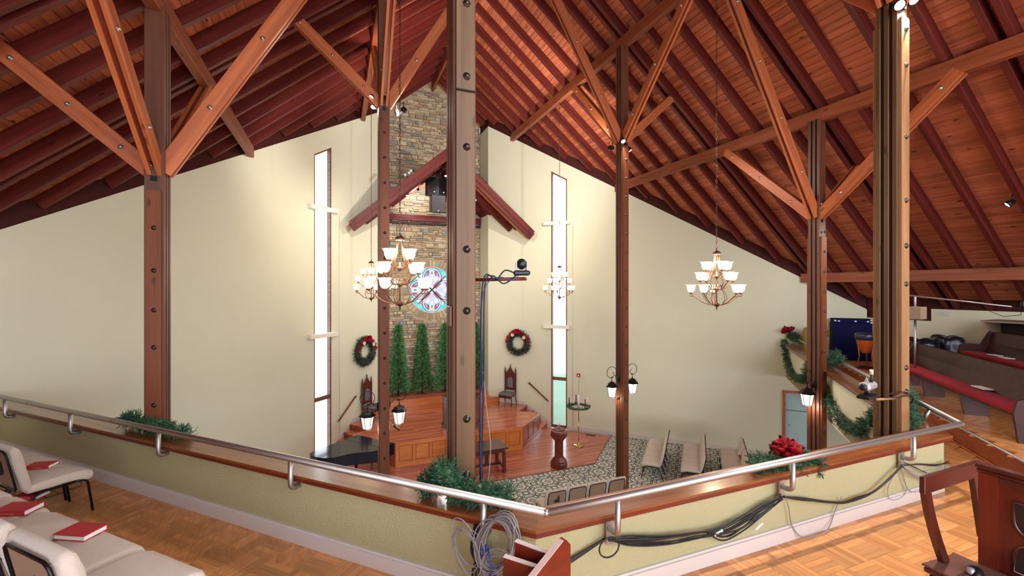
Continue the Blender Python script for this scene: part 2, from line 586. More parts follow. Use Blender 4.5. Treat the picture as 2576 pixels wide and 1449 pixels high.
def tag(o, label=None, cat=None, group=None, kind=None):
    if label: o['label'] = label
    if cat: o['category'] = cat
    if group: o['group'] = group
    if kind: o['kind'] = kind
    return o

def thing(name, label, cat, loc=(0, 0, 0), group=None, rz=0.0):
    o = bpy.data.objects.new(name, None)
    o.empty_display_size = .1
    COL.objects.link(o)
    o.location = loc
    o.rotation_euler = (0, 0, rz)
    return tag(o, label, cat, group)

def struct(name, label=None, loc=(0, 0, 0)):
    o = bpy.data.objects.new(name, None)
    o.empty_display_size = .1
    COL.objects.link(o)
    o.location = loc
    return tag(o, label, None, None, 'structure')

def copy_tree(o, parent=None, kids=None):
    if kids is None:
        kids = {}
        for q in bpy.data.objects:
            if q.parent:
                kids.setdefault(q.parent.name, []).append(q)
    c = o.copy()
    COL.objects.link(c)
    if parent: c.parent = parent
    for ch in kids.get(o.name, []):
        copy_tree(ch, c, kids)
    return c

def ST(s, t, z=None):
    x, y = (s - t) / R2, (s + t) / R2
    return (x, y) if z is None else (x, y, z)

AX = 3.78                       # plan X of the ridge / chancel axis
def W(x):                       # underside plane of the roof framing
    return 14.05 - .82 * abs(x - AX)
SUMR, DIFL = 23.3, 15.74        # right wall X+Y, left wall Y-X
def arc(c, r, a0, a1, n, u, v):
    c, u, v = Vector(c), Vector(u), Vector(v)
    return [tuple(c + u * (r * math.cos(a0 + (a1 - a0) * i / n)) + v * (r * math.sin(a0 + (a1 - a0) * i / n))) for i in range(n + 1)]

def light(name, kind, loc, power, col=(1, .88, .72), size=.1, aim=None, spot=1.2, parent=None):
    d = bpy.data.lights.new(name, kind)
    d.energy = power
    d.color = col
    if kind == 'AREA':
        d.size = size
    else:
        d.shadow_soft_size = size
    if kind == 'SPOT':
        d.spot_size = spot
        d.spot_blend = .7
    o = bpy.data.objects.new(name, d)
    COL.objects.link(o)
    o.location = loc
    if aim is not None:
        o.rotation_euler = (Vector(aim) - Vector(loc)).to_track_quat('-Z', 'Y').to_euler()
    if parent is not None:
        o.parent = parent
        o.location = Vector(loc) - parent.location
    return o

# ================================================================== OUTSIDE
o = MB().box(-90, 95, -80, 110, -.4, -.2).build('ground', 'paving')
tag(o, kind='structure')
o = MB().prism([(7, 16.6), (18, 6), (34, 6), (30, 17), (19, 24), (9, 26.5)], -.25, -.12).build('ground_lawn', 'grass')
tag(o, kind='structure')
def bare_tree(x, y, h, lab):
    rnd = random.Random(int(x * 10 + y))
    t = thing('bare_tree', lab, 'tree', (x, y, -.15))
    m = MB()
    m.tube([(0, 0, 0), (.1, 0, h * .4), (0, .1, h)], [.16, .11, .03], 7)
    m.build('trunk', 'bark', t, local=True)
    b = MB()
    for i in range(26):
        z = h * rnd.uniform(.25, .95)
        a = rnd.uniform(0, 2 * PI)
        L = h * .28 * (1.15 - z / h)
        d = Vector((math.cos(a), math.sin(a), rnd.uniform(.4, 1)))
        p = Vector((.05, .03, z))
        e = p + d * L
        b.tube([p, p + d * L * .5 + Vector((0, 0, .1)), e], [.035, .02, .008], 5)
        for k in range(3):
            q = p + d * L * rnd.uniform(.3, .9)
            b.tube([q, q + Vector((rnd.uniform(-1, 1), rnd.uniform(-1, 1), rnd.uniform(.2, 1))) * L * .45], [.015, .005], 4)
    b.build('branches', 'bark', t, local=True)
bare_tree(5.5, 33.0, 12, 'bare grey tree outside the left tall window')
bare_tree(19.5, 31.5, 13, 'bare grey tree outside the right tall window')

# ================================================================== FLOORS
XW = [(-7.44, -6), (15, -6), (15, 8.3), (5.91, 17.39), (5.91, 18.55), (1.65, 18.55), (1.65, 17.39), (-7.44, 8.3)]
fl = MB().prism([(-1.9, 13.68), (.08, 11.7), (7.48, 11.7), (9.43, 13.65), (5.91, 17.39), (1.65, 17.39)], -.1, 0).build('floor', 'stripf')
tag(fl, 'reddish cherry strip floor around the platform', kind='structure')
cp = MB().prism([(-7.44, -6), (15, -6), (15, 8.3), (9.55, 13.75), (7.5, 11.7), (.06, 11.7), (-1.99, 13.75), (-7.44, 8.3)], -.1, -.004).build('carpet', 'carpet')
tag(cp, 'beige and dark green patterned carpet of the nave', kind='structure')
e = MB()
e.tube([(9.45, 13.67, 0), (7.49, 11.7, 0), (.07, 11.7, 0), (-1.9, 13.68, 0)], .012, 5)
tag(e.build('trim_1', 'capedge'), kind='structure')

# ================================================================== WALLS
wo = .2 / R2
DK = .40                        # roof deck above the framing plane
def wall_r(m, x0, x1, z00, z01, z10, z11):
    m.slab([(x0, SUMR - x0, z00), (x1, SUMR - x1, z10), (x1, SUMR - x1, z11), (x0, SUMR - x0, z01)], (wo, wo, 0))
def wall_l(m, x0, x1, z00, z01, z10, z11):
    m.slab([(x0, DIFL + x0, z00), (x1, DIFL + x1, z10), (x1, DIFL + x1, z11), (x0, DIFL + x0, z01)], (-wo, wo, 0))
RX0, RX1 = 7.87, 8.33
LX1, LX0 = -.16, -.66
m = MB()
wall_r(m, 5.91, RX0, -.1, W(5.91), -.1, W(RX0))
wall_r(m, RX0, RX1, 10.12, W(RX0), 9.74, W(RX1))
wall_r(m, RX1, 13.45, -.1, W(RX1), -.1, W(13.45))
wall_r(m, 13.45, 14.25, 2.15, W(13.45), 2.15, W(14.25))
wall_r(m, 14.25, 15.0, -.1, W(14.25), -.1, W(15.0))
m.box(5.91, 6.1, 17.39, 18.6, -.1, W(5.91))
tag(m.build('wall_right', 'wall'), 'cream diagonal wall right of the chancel', kind='structure')
m = MB()
wall_l(m, LX1, 1.65, -.1, W(LX1), -.1, W(1.65))
wall_l(m, LX0, LX1, 9.72, W(LX0), 10.14, W(LX1))
wall_l(m, -7.44, LX0, -.1, W(-7.44), -.1, W(LX0))
m.box(1.46, 1.65, 17.39, 18.6, -.1, W(1.65))
tag(m.build('wall_left', 'wall'), 'cream diagonal wall left of the chancel', kind='structure')
m = MB()
m.box(15, 15.15, -6, 6.75, -.1, 4.93)
m.box(15, 15.15, 6.75, 8.3, -.1, 4.6)
m.box(-7.6, -7.44, -6, 8.3, -.1, 4.93)
tag(m.build('wall_side', 'wall'), 'low cream wall under the eaves', kind='structure')
# dark blocking between wall top and deck
m = MB()
m.slab([(5.91, SUMR - 5.91 + .02, W(5.91)), (15, 8.32, W(15)), (15, 8.32, W(15) + DK), (5.91, SUMR - 5.91 + .02, W(5.91) + DK)], (.1, .1, 0))
m.slab([(1.65, 17.41, W(1.65)), (-7.44, 8.32, W(-7.44)), (-7.44, 8.32, W(-7.44) + DK), (1.65, 17.41, W(1.65) + DK)], (-.1, .1, 0))
m.slab([(5.93, 17.3, W(5.91)), (5.93, 18.6, W(5.91)), (5.93, 18.6, W(5.91) + DK), (5.93, 17.3, W(5.91) + DK)], (.1, 0, 0))
m.slab([(1.63, 17.3, W(1.65)), (1.63, 18.6, W(1.65)), (1.63, 18.6, W(1.65) + DK), (1.63, 17.3, W(1.65) + DK)], (-.1, 0, 0))
m.box(15.05, 15.15, -6, 8.35, 4.6, 5.45)
m.box(-7.6, -7.5, -6, 8.35, 4.93, 5.45)
tag(m.build('trim_2', 'blocking'), kind='structure')

# stone end wall -----------------------------------------------------
wb = struct('wall_back', 'grey and tan ledge stone wall behind the platform')
CZ, CR = 5.42, .99
m = MB()
m.slab([(1.65, 18.55, 0), (5.91, 18.55, 0), (5.91, 18.55, CZ - 1.3), (1.65, 18.55, CZ - 1.3)], (0, .35, 0))
m.slab([(1.65, 18.55, CZ + 1.3), (5.91, 18.55, CZ + 1.3), (5.91, 18.55, W(5.91) + DK), (AX, 18.55, W(AX) + DK), (1.65, 18.55, W(1.65) + DK)], (0, .35, 0))
m.slab([(1.65, 18.55, CZ - 1.3), (AX - 1.3, 18.55, CZ - 1.3), (AX - 1.3, 18.55, CZ + 1.3), (1.65, 18.55, CZ + 1.3)], (0, .35, 0))
m.slab([(AX + 1.3, 18.55, CZ - 1.3), (5.91, 18.55, CZ - 1.3), (5.91, 18.55, CZ + 1.3), (AX + 1.3, 18.55, CZ + 1.3)], (0, .35, 0))
n = 48
for i in range(n):
    a0, a1 = 2 * PI * i / n - PI / 4, 2 * PI * (i + 1) / n - PI / 4
    def sq(a):
        c, s_ = math.cos(a), math.sin(a)
        k = 1.3 / max(abs(c), abs(s_))
        return (AX + c * k, 18.55, CZ + s_ * k)
    ci = lambda a: (AX + CR * math.cos(a), 18.55, CZ + CR * math.sin(a))
    m.slab([ci(a0), sq(a0), sq(a1), ci(a1)], (0, .35, 0))
m.build('mortar', 'mortar', wb)
rs = random.Random(11)
stones = []
z = 1.16
while z < 14.4:
    h = rs.choice([.05, .06, .07, .08, .09, .1, .12, .15])
    x = 1.66 + rs.uniform(-.1, 0)
    while x < 5.9:
        w = rs.uniform(.12, .52) * (1 if h < .1 else .7)
        x0, x1 = max(x, 1.66), min(x + w, 5.9)
        x += w + .012
        if x1 - x0 < .06: continue
        zt = z + h
        cx, cz = (x0 + x1) / 2, z + h / 2
        if zt > W(x0) + .32 or zt > W(x1) + .32: continue
        dx = max(x0 - AX, AX - x1, 0)
        dz = max(z - CZ, CZ - zt, 0)
        if math.hypot(dx, dz) < 1.24: continue
        if rs.random() < .22 and h > .09:      # a course split in two thin stones
            stones.append((x0, x1, z, z + h * .5 - .006))
            stones.append((x0, x1, z + h * .5 + .006, zt))
        else:
            stones.append((x0, x1, z, zt))
    z += h + .012
stones.sort(key=lambda q: -(q[1] - q[0]) * (q[3] - q[2]))
def stone_box(mb, x0, x1, z0, z1):
    j = lambda: rs.uniform(-.006, .006)
    y = 18.55 - rs.uniform(.012, .10)
    b = .012
    vs = [(x0 + j(), 18.56, z0 + j()), (x1 + j(), 18.56, z0 + j()), (x1 + j(), 18.56, z1 + j()), (x0 + j(), 18.56, z1 + j()),
          (x0 + b, y + j(), z0 + b * .6), (x1 - b, y + j() * 2, z0 + b * .6), (x1 - b, y + j() * 2, z1 - b * .6), (x0 + b, y + j(), z1 - b * .6)]
    mb.add(vs, [(4, 5, 6, 7), (0, 1, 5, 4), (1, 2, 6, 5), (2, 3, 7, 6), (3, 0, 4, 7), (0, 3, 2, 1)])
for q in stones[:250]:
    mb = MB()
    stone_box(mb, *q)
    mb.build('stone', 'stone', wb)
mb = MB()
for q in stones[250:]:
    stone_box(mb, *q)
tag(mb.build('small_stones', 'stone', wb), kind='stuff')
for i in range(46):
    a = 2 * PI * i / 46
    c, s_ = math.cos(a), math.sin(a)
    ro = rs.uniform(1.2, 1.28)
    hw = rs.uniform(.045, .058)
    y = 18.55 - rs.uniform(.03, .06)
    P = lambda r, t, yy: (AX + c * r - s_ * t, yy, CZ + s_ * r + c * t)
    mb = MB()
    vs = [P(1.0, -hw, 18.56), P(ro, -hw * 1.25, 18.56), P(ro, hw * 1.25, 18.56), P(1.0, hw, 18.56),
          P(1.01, -hw, y), P(ro, -hw * 1.2, y), P(ro, hw * 1.2, y), P(1.01, hw, y)]
    mb.add(vs, [(4, 5, 6, 7), (0, 1, 5, 4), (1, 2, 6, 5), (2, 3, 7, 6), (3, 0, 4, 7), (0, 3, 2, 1)])
    mb.build('arch_stone', 'stone', wb)

# ------------------------------------------------------------------ windows
def tall_window(name, P, x0, x1, zt0, zt1, out, lab):
    """P(x,z,d): point on the wall line at plan x, height z, d outward"""
    w = struct(name, lab)
    def bar(nm, a, b, wd, dp, mat, d0):
        o = timber(nm, P(a[0], a[1], d0), P(b[0], b[1], d0), wd, dp, mat, w, up=out)
        return o
    fw = .05
    bar('window_frame', (x0 + fw * .35, 0), (x0 + fw * .35, zt0), .05, .14, 'wframe', .08)
    bar('window_frame', (x1 - fw * .35, 0), (x1 - fw * .35, zt1), .05, .14, 'wframe', .08)
    bar('window_frame', (x0, zt0 - .03), (x1, zt1 - .03), .05, .14, 'wframe', .08)
    bar('window_frame', (x0, .06), (x1, .06), .12, .14, 'wframe', .08)
    bar('mullion', (x0, 1.93), (x1, 1.93), .13, .1, 'wframe', .09)
    zs = [.12, 1.87, 3.97, 8.06]
    tops = [1.99, 3.97, 8.06]
    segs = [(.12, 1.87), (1.99, 3.97), (3.97, 8.06)]
    for a, b in segs:
        mb = MB()
        mb.slab([P(x0, a, .11), P(x1, a, .11), P(x1, b, .11), P(x0, b, .11)], Vector(out) * .008)
        mb.build('window_pane', 'glass', w)
    mb = MB()
    mb.slab([P(x0, 8.06, .11), P(x1, 8.06, .11), P(x1, zt1, .11), P(x0, zt0, .11)], Vector(out) * .008)
    mb.build('window_pane', 'glass', w)
    for zc in (3.98, 8.04):
        o = timber('window_sill', P(x0 - .19, zc, -.09), P(x1 + .1, zc, -.09), .13, .18, 'sill', w, up=out)
    return w
h7 = 1 / R2
PR = lambda x, z, d: (x + d * h7, SUMR - x + d * h7, z)
PLf = lambda x, z, d: (x - d * h7, DIFL + x + d * h7, z)
tall_window('window_2', PR, RX0, RX1, 10.12, 9.74, (h7, h7, 0), 'tall narrow window in the right wall')
tall_window('window_1', PLf, LX0, LX1, 9.72, 10.14, (-h7, h7, 0), 'tall narrow window in the left wall')

# round stained glass window
w3 = struct('window_3', 'round stained glass window in the stone wall')
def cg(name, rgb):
    return emit(name, lin(*rgb), .74, (.02, .02, .02, 1))  # emission stands in for daylight coming through the glass
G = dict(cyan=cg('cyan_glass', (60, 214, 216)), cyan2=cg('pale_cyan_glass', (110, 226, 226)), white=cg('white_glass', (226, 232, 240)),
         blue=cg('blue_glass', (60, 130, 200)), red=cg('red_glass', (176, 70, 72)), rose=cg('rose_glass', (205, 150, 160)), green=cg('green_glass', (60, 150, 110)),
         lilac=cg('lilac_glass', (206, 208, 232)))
WY = 18.62
def gpoly(pts, mat, y=WY, nm='glass_piece', t=.006):
    mb = MB()
    mb.slab([(AX + x, y, CZ + z_) for x, z_ in pts], (0, t, 0))
    return mb.build(nm, G[mat], w3)
def circ(cx, cz, r, a0, a1, n):
    return [(cx + r * math.cos(a0 + (a1 - a0) * i / n), cz + r * math.sin(a0 + (a1 - a0) * i / n)) for i in range(n + 1)]
mb = MB()
mb.tube(arc((AX, 18.56, CZ), .975, 0, 2 * PI, 64, (1, 0, 0), (0, 0, 1))[:-1], .028, 8, closed=True)
mb.build('window_frame', 'white', w3)
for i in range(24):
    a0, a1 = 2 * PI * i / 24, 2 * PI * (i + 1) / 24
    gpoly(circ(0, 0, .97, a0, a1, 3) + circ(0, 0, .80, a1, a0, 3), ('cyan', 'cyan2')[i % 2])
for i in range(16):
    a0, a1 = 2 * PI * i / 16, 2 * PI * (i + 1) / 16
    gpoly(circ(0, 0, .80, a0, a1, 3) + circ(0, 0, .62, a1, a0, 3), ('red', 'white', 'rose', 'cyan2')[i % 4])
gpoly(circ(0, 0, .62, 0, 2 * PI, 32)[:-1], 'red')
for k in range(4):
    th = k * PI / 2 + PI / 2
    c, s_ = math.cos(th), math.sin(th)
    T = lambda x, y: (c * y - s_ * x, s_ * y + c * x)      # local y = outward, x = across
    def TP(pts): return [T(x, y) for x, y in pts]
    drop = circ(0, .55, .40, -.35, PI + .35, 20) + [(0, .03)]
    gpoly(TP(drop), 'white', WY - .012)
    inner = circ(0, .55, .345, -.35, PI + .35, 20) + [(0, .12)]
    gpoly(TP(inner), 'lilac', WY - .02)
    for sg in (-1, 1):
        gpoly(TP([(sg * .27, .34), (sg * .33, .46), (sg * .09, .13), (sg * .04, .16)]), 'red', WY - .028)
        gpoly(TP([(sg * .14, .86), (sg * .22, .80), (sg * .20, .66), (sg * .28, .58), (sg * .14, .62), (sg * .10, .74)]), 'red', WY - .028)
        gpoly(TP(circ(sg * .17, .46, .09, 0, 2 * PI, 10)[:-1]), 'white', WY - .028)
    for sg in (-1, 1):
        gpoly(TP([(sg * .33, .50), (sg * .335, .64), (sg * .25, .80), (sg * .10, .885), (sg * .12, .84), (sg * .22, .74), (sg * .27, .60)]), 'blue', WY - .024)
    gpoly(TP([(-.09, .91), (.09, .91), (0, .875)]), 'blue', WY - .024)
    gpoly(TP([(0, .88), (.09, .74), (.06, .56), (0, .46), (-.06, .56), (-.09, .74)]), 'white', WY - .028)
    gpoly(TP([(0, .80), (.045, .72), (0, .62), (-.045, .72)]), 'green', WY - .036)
    mb = MB()
    mb.tube([(AX + x, WY - .03, CZ + z_) for x, z_ in TP(drop)], .011, 5, closed=True)
    mb.build('lead_came', 'lead', w3)
for a in (PI / 4, 3 * PI / 4):
    mb = MB()
    mb.beam((AX + .84 * math.cos(a), WY - .045, CZ + .84 * math.sin(a)), (AX - .84 * math.cos(a), WY - .045, CZ - .84 * math.sin(a)), .03, .03)
    mb.build('lead_bar', 'lead', w3)

# ------------------------------------------------------------------ door under the balcony
d1 = struct('door_1', 'pale blue door under the right balcony')
mb = MB(); mb.slab([PR(13.5, .0, .06), PR(14.2, .0, .06), PR(14.2, 2.1, .06), PR(13.5, 2.1, .06)], (.03, .03, 0)); mb.build('door_panel', 'doorm', d1)
mb = MB(); mb.slab([PR(13.5, 1.53, .05), PR(14.2, 1.53, .05), PR(14.2, 1.545, .05), PR(13.5, 1.545, .05)], (.03, .03, 0)); mb.build('panel_joint', 'core', d1)
for xa in (13.46, 14.24):
    timber('door_frame', PR(xa, 0, 0), PR(xa, 2.15, 0), .07, .16, 'strut', d1, up=(h7, h7, 0))
timber('door_frame', PR(13.43, 2.15, 0), PR(14.27, 2.15, 0), .07, .16, 'strut', d1, up=(h7, h7, 0))
mb = MB(); mb.lathe([(0, 0), (.025, .01), (.028, .04), (0, .055)], 12, Matrix.Translation(PR(13.58, 1.05, .05)) @ Matrix.Rotation(PI, 4, 'Z') @ Matrix.Rotation(PI / 2, 4, Vector((1, -1, 0)))); mb.build('door_handle', 'bolt_l', d1)

# ------------------------------------------------------------------ baseboards and skirts
def strip_r(mb, x0, x1, z00, z01, z10, z11, t=.02):
    mb.slab([PR(x0, z00, 0), PR(x1, z10, 0), PR(x1, z11, 0), PR(x0, z01, 0)], (-t * h7, -t * h7, 0))
def strip_l(mb, x0, x1, z00, z01, z10, z11, t=.02):
    mb.slab([PLf(x0, z00, 0), PLf(x1, z10, 0), PLf(x1, z11, 0), PLf(x0, z01, 0)], (t * h7, -t * h7, 0))
mb = MB()
strip_r(mb, RX1 + .02, 13.4, 0, .13, 0, .13)
strip_r(mb, 5.95, 7.02, .78, .92, .78, .92)
strip_r(mb, 7.02, RX0 - .02, .3, .92, 0, .24)
tag(mb.build('baseboard_right', 'white'), kind='structure')
mb = MB()
strip_l(mb, -7.3, LX0 - .02, 0, .13, 0, .13)
strip_l(mb, 2 * AX - 7.02, 1.62, .78, .92, .78, .92)
strip_l(mb, LX1 + .02, 2 * AX - 7.02, 0, .30, .3, .92)
tag(mb.build('baseboard_left', 'white'), kind='structure')

# ================================================================== PLATFORM
pf = struct('platform', 'cherry wood chancel platform with panelled front')
mir = lambda p: (2 * AX - p[0], p[1])
FR = (5.9, 13.7)
side = [FR, (7.05, 14.85), (6.46, 15.44), (7.16, 16.14), (5.91, 17.38), (5.91, 18.54)]
poly = side + [mir(p) for p in side][::-1]
MB().prism(poly, .0, .745).build('platform_base', 'riser', pf)
side2 = [(5.91, 13.67), (7.09, 14.86), (6.50, 15.45), (7.15, 16.13), (5.91, 17.37), (5.91, 18.54)]
poly2 = side2 + [mir(p) for p in side2][::-1]
MB().prism(poly2, .745, .78).build('platform_deck', 'stripd', pf)
mb = MB().prism([(6.24, 17.04), (5.91, 17.37), (5.91, 18.54), (1.65, 18.54), (1.65, 17.37), (1.32, 17.04)], .78, .962); mb.build('step_base', 'panel', pf)
MB().prism([(6.27, 17.01), (5.91, 17.37), (5.91, 18.54), (1.65, 18.54), (1.65, 17.37), (1.29, 17.01)], .94, .97).build('step_tread', 'stripd', pf)
MB().box(1.66, 5.9, 17.34, 18.54, .97, 1.125).build('step_base', 'panel', pf)
MB().box(1.66, 5.9, 17.31, 18.54, 1.118, 1.148).build('step_tread', 'stripd', pf)
# front panels
def panels(p0, p1, nn, flip):
    p0, p1 = Vector(p0), Vector(p1)
    d = (p1 - p0)
    L = d.length
    d /= L
    nrm = Vector((d.y, -d.x, 0))
    a = .1
    wd = (L - a * (nn + 1)) / nn
    timber('panel_rail', p0 + Vector((0, 0, .70)) + nrm * .012, p1 + Vector((0, 0, .70)) + nrm * .012, .024, .09, 'panel' if flip else 'riser', pf)
    timber('panel_rail', p0 + Vector((0, 0, .085)) + nrm * .012, p1 + Vector((0, 0, .085)) + nrm * .012, .024, .17, 'panel' if flip else 'riser', pf)
    for i in range(nn + 1):
        x = (a + wd) * i
        q = p0 + d * (x + a / 2)
        timber('panel_stile', q + Vector((0, 0, .17)) + nrm * .012, q + Vector((0, 0, .655)) + nrm * .012, .024, a, 'panel' if flip else 'riser', pf, up=d)
    for i in range(nn):
        x = (a + wd) * i + a
        q0 = p0 + d * (x + .012) + Vector((0, 0, .4125)) + nrm * .005
        q1 = p0 + d * (x + wd - .012) + Vector((0, 0, .4125)) + nrm * .005
        timber('front_panel', q0, q1, .014, .46, 'panel' if flip else 'riser', pf, bv=.006)
    timber('base_moulding', p0 + nrm * .03 + Vector((0, 0, .012)), p1 + nrm * .03 + Vector((0, 0, .012)), .02, .024, 'panel', pf)
    timber('deck_nosing', p0 + nrm * .02 + Vector((0, 0, .762)), p1 + nrm * .02 + Vector((0, 0, .762)), .04, .034, 'stripd', pf)
panels((mir(FR)[0], 13.7, 0), (5.9, 13.7, 0), 8, True)
panels((5.9, 13.7, 0), (7.05, 14.85, 0), 3, False)
l0, l1 = mir((7.05, 14.85)), mir(FR)
panels((*l0, 0), (*l1, 0), 3, False)
# side steps
for sgn in (1, -1):
    for i in range(3):
        z1 = .195 * (i + 1)
        k = .2 * i
        a = (7.05 - k, 14.85 + k)
        b = (7.86 - k, 15.44 + k)
        c_ = (7.16, 16.14)
        d_ = (6.46, 15.44)
        bb = ((SUMR + (a[0] - a[1])) / 2, (SUMR - (a[0] - a[1])) / 2)
        pl_ = [a, bb, c_, d_]
        def shr(pl2, e2): return [(x + e2 * h7, y - e2 * h7) if j < 2 else (x, y) for j, (x, y) in enumerate(pl2)]
        pl1 = pl_ if sgn == 1 else [mir(p) for p in pl_]
        MB().prism(pl1, z1 - .195, z1 - .03).build('step_riser', 'riser', pf)
        pe = shr(pl_, .03)
        pe[1] = (pe[1][0] - .02, pe[1][1] - .02)
        pe = pe if sgn == 1 else [mir(p) for p in pe]
        MB().prism(pe, z1 - .03, z1).build('step_tread', 'stripd', pf)

# ================================================================== ROOF
ce = struct('ceiling', 'red-brown pine board ceiling on sloping rafters')
YB = -6.0
cs = math.cos(math.atan(.82))
nr_ = Vector((.82, 0, 1)).normalized()
for sg in (1, -1):
    nrm = Vector((.82 * sg, 0, 1)).normalized()
    k = 0
    dx = .148 * cs
    while True:
        xc = AX + sg * (.04 + dx * (k + .5))
        k += 1
        if abs(xc - AX) > 11.35: break
        if sg > 0:
            ye = min(18.6, SUMR + .15 - xc) if xc > 5.95 else 18.6
        else:
            ye = min(18.6, DIFL + .15 + xc) if xc < 1.6 else 18.6
        zc = W(xc) + DK
        off = nrm * .012
        timber('plank', Vector((xc, YB, zc)) + off, Vector((xc, ye, zc)) + off, .1455, .024, 'deck', ce, up=nrm, bv=.0105)
mb = MB()
for sg in (1, -1):
    nrm = Vector((.82 * sg, 0, 1)).normalized() * .028
    xe = AX + sg * 11.6
    P4 = [(AX, YB, W(AX) + DK), (xe, YB, W(xe) + DK), (xe, 8.6, W(xe) + DK), (AX + sg * 2.2, 18.75, W(AX + 2.2) + DK), (AX, 18.75, W(AX) + DK)]
    mb.slab([Vector(p) + nrm for p in P4], (0, 0, .12))
mb.build('roof_slab', 'core', ce)
ys = []
y = 3.45 - .72 * 12
while y < 18.2:
    ys.append(y)
    y += .72
for i, y in enumerate(ys):
    pair = [0.0]
    if abs(y - 3.45) < .01 or abs(y - 6.33) < .01 or abs(y - 9.21) < .01:
        pair = [-.1, .1]
    for dy in pair:
        yy = y + dy
        xr = min(15.1, SUMR - yy - .02) if yy < 17.39 else 5.9
        xl = max(-7.5, yy - DIFL + .02) if yy < 17.39 else 1.66
        timber('rafter', (AX + .05, yy, W(AX + .05) + .25), (xr, yy, W(xr) + .25), .095, .225, 'rafter', ce)
        timber('rafter', (AX - .05, yy, W(AX + .05) + .25), (xl, yy, W(xl) + .25), .095, .225, 'rafter', ce)
for x, yend in ((-2.15, DIFL - 2.15), (.88, DIFL + .88), (6.68, SUMR - 6.68), (9.66, SUMR - 9.66), (13.8, SUMR - 13.8), (-6.24, DIFL - 6.24)):
    timber('purlin', (x, YB, W(x) - .02), (x, yend - .03, W(x) - .02), .15, .28, 'purlin', ce)
timber('ridge_beam', (AX, YB, 14.08), (AX, 18.5, 14.08), .1, .42, 'purlin', ce)
for p0, p1 in (((5.9, 18.45), (5.9, 17.45)), ((1.66, 18.45), (1.66, 17.45))):
    pass

# ------------------------------------------------------------------ little gabled canopy over the chancel
cn = struct('trim_3', 'red-brown gabled timber canopy over the platform')
SL = .86
zt = lambda x: 10.42 - SL * abs(x - AX)
for sg in (1, -1):
    xe = AX + sg * 3.33
    timber('barge_beam', (AX, 15.6, 10.38), (xe, 15.6, 10.38 - SL * 3.33), .11, .29, 'rafter', cn)
    timber('fascia_board', (AX, 15.52, 10.50), (xe + sg * .02, 15.52, 10.50 - SL * 3.33), .04, .2, 'rafter', cn)
    timber('soffit_board', (AX, 15.76, 10.22), (AX + sg * 3.2, 15.76, 10.22 - SL * 3.2), .2, .03, 'strut', cn)
    # boards running back to the stone
    k = 0
    while True:
        xc = AX + sg * (.1 + .2 * k)
        k += 1
        if abs(xc - AX) > 3.2: break
        if sg > 0: ye = 18.45 if xc < 5.9 else SUMR - xc - .1
        else: ye = 18.45 if xc > 1.66 else DIFL + xc - .1
        if ye < 15.8: continue
        timber('canopy_board', (xc, 15.64, zt(xc) + .02), (xc, ye, zt(xc) + .02), .255, .03, 'rafter', cn, up=(SL * sg, 0, 1))
    for yb in (16.6, 17.6):
        xe2 = (min(5.88, SUMR - yb - .1) if sg > 0 else max(1.68, yb - DIFL + .1)) if yb > 17.3 else (SUMR - yb - .1 if sg > 0 else yb - DIFL + .1)
        timber('canopy_rafter', (AX, yb, zt(AX) - .12), (xe2, yb, zt(xe2) - .12), .09, .2, 'rafter', cn)
timber('tie_beam_and_shadow', (1.67, 18.38, 8.42), (5.89, 18.38, 8.42), .14, .25, 'rafter', cn)
timber('tie_beam_and_shadow', (1.67, 18.42, 8.2), (5.89, 18.42, 8.2), .1, .1, 'core', cn)  # dark strip painted as the shadow below the tie beam

# ================================================================== BALCONY
ZB, ZC = 3.05, 3.71
bal = [ST(3.2, 11.13), (1.435, 3.09), (6.795, 3.09), ST(16.47, -2.62), (15, 8.3), (15, -6), (-7.44, -6), (-7.44, 8.3)]
MB().prism(bal, 2.62, ZB - .012).build('balcony_floor', 'parq')
tag(bpy.data.objects['balcony_floor'], kind='structure')
mb = MB().prism([ST(1.6, 1.3), ST(1.6, 11.0), (-7.4, 8.2), (-7.4, -5.9), ST(-3, 1.3)], ZB - .01, 3.40)
tag(mb.build('balcony_tier', 'riser'), kind='structure')
# knee walls
def rot_obj(o, ang):
    mt = Matrix.Rotation(-ang, 4, 'Z')
    o.data.transform(mt)
    o.rotation_euler = (0, 0, ang)
    return o
mb = MB().prism([(1.377, 2.95), (1.435, 3.09), ST(3.2, 11.12), ST(3.06, 11.12)], 2.6, 3.69)
tag(mb.build('wall_balcony_left', 'wall_front'), 'cream knee wall of the balcony, left run', kind='structure')
mb = MB().prism([(1.377, 2.95), (6.825, 2.95), (6.795, 3.09), (1.435, 3.09)], 2.6, 3.69)
tag(mb.build('wall_balcony_front', 'wall_front'), 'cream knee wall of the balcony, right run', kind='structure')
mb = MB().prism([(6.825, 2.95), ST(16.46, -2.74), ST(16.46, -2.62), (6.795, 3.09)], 2.6, 3.69)
tag(mb.build('wall_balcony_side', 'wall'), 'cream balcony face with garland on the far right', kind='structure')
def cap(name, inner, outer, ang, lab=None):
    r = struct(name, lab)
    o = MB().prism([inner[0], inner[1], outer[1], outer[0]], ZC - .022, ZC).build('cap_board', 'cap', r)
    rot_obj(o, ang)
    def offs(a, b, d):
        return a
    o = MB().prism([inner[0], inner[1], outer[1], outer[0]], ZC - .058, ZC - .022).build('cap_moulding', 'capedge', r)
    rot_obj(o, ang)
    return r
cap('trim_4', [(1.361, 2.91), ST(3.02, 11.12)], [(1.54, 3.22), ST(3.365, 11.12)], math.radians(135), 'wide oak cap on the left knee wall')
cap('trim_5', [(1.361, 2.91), (6.93, 2.91)], [(1.54, 3.22), (6.76, 3.22)], 0, 'wide oak cap on the right knee wall')
cap('trim_6', [(6.93, 2.91), ST(16.45, -2.84)], [(6.76, 3.22), ST(16.45, -2.5)], math.radians(45), 'oak cap on the far side knee wall')
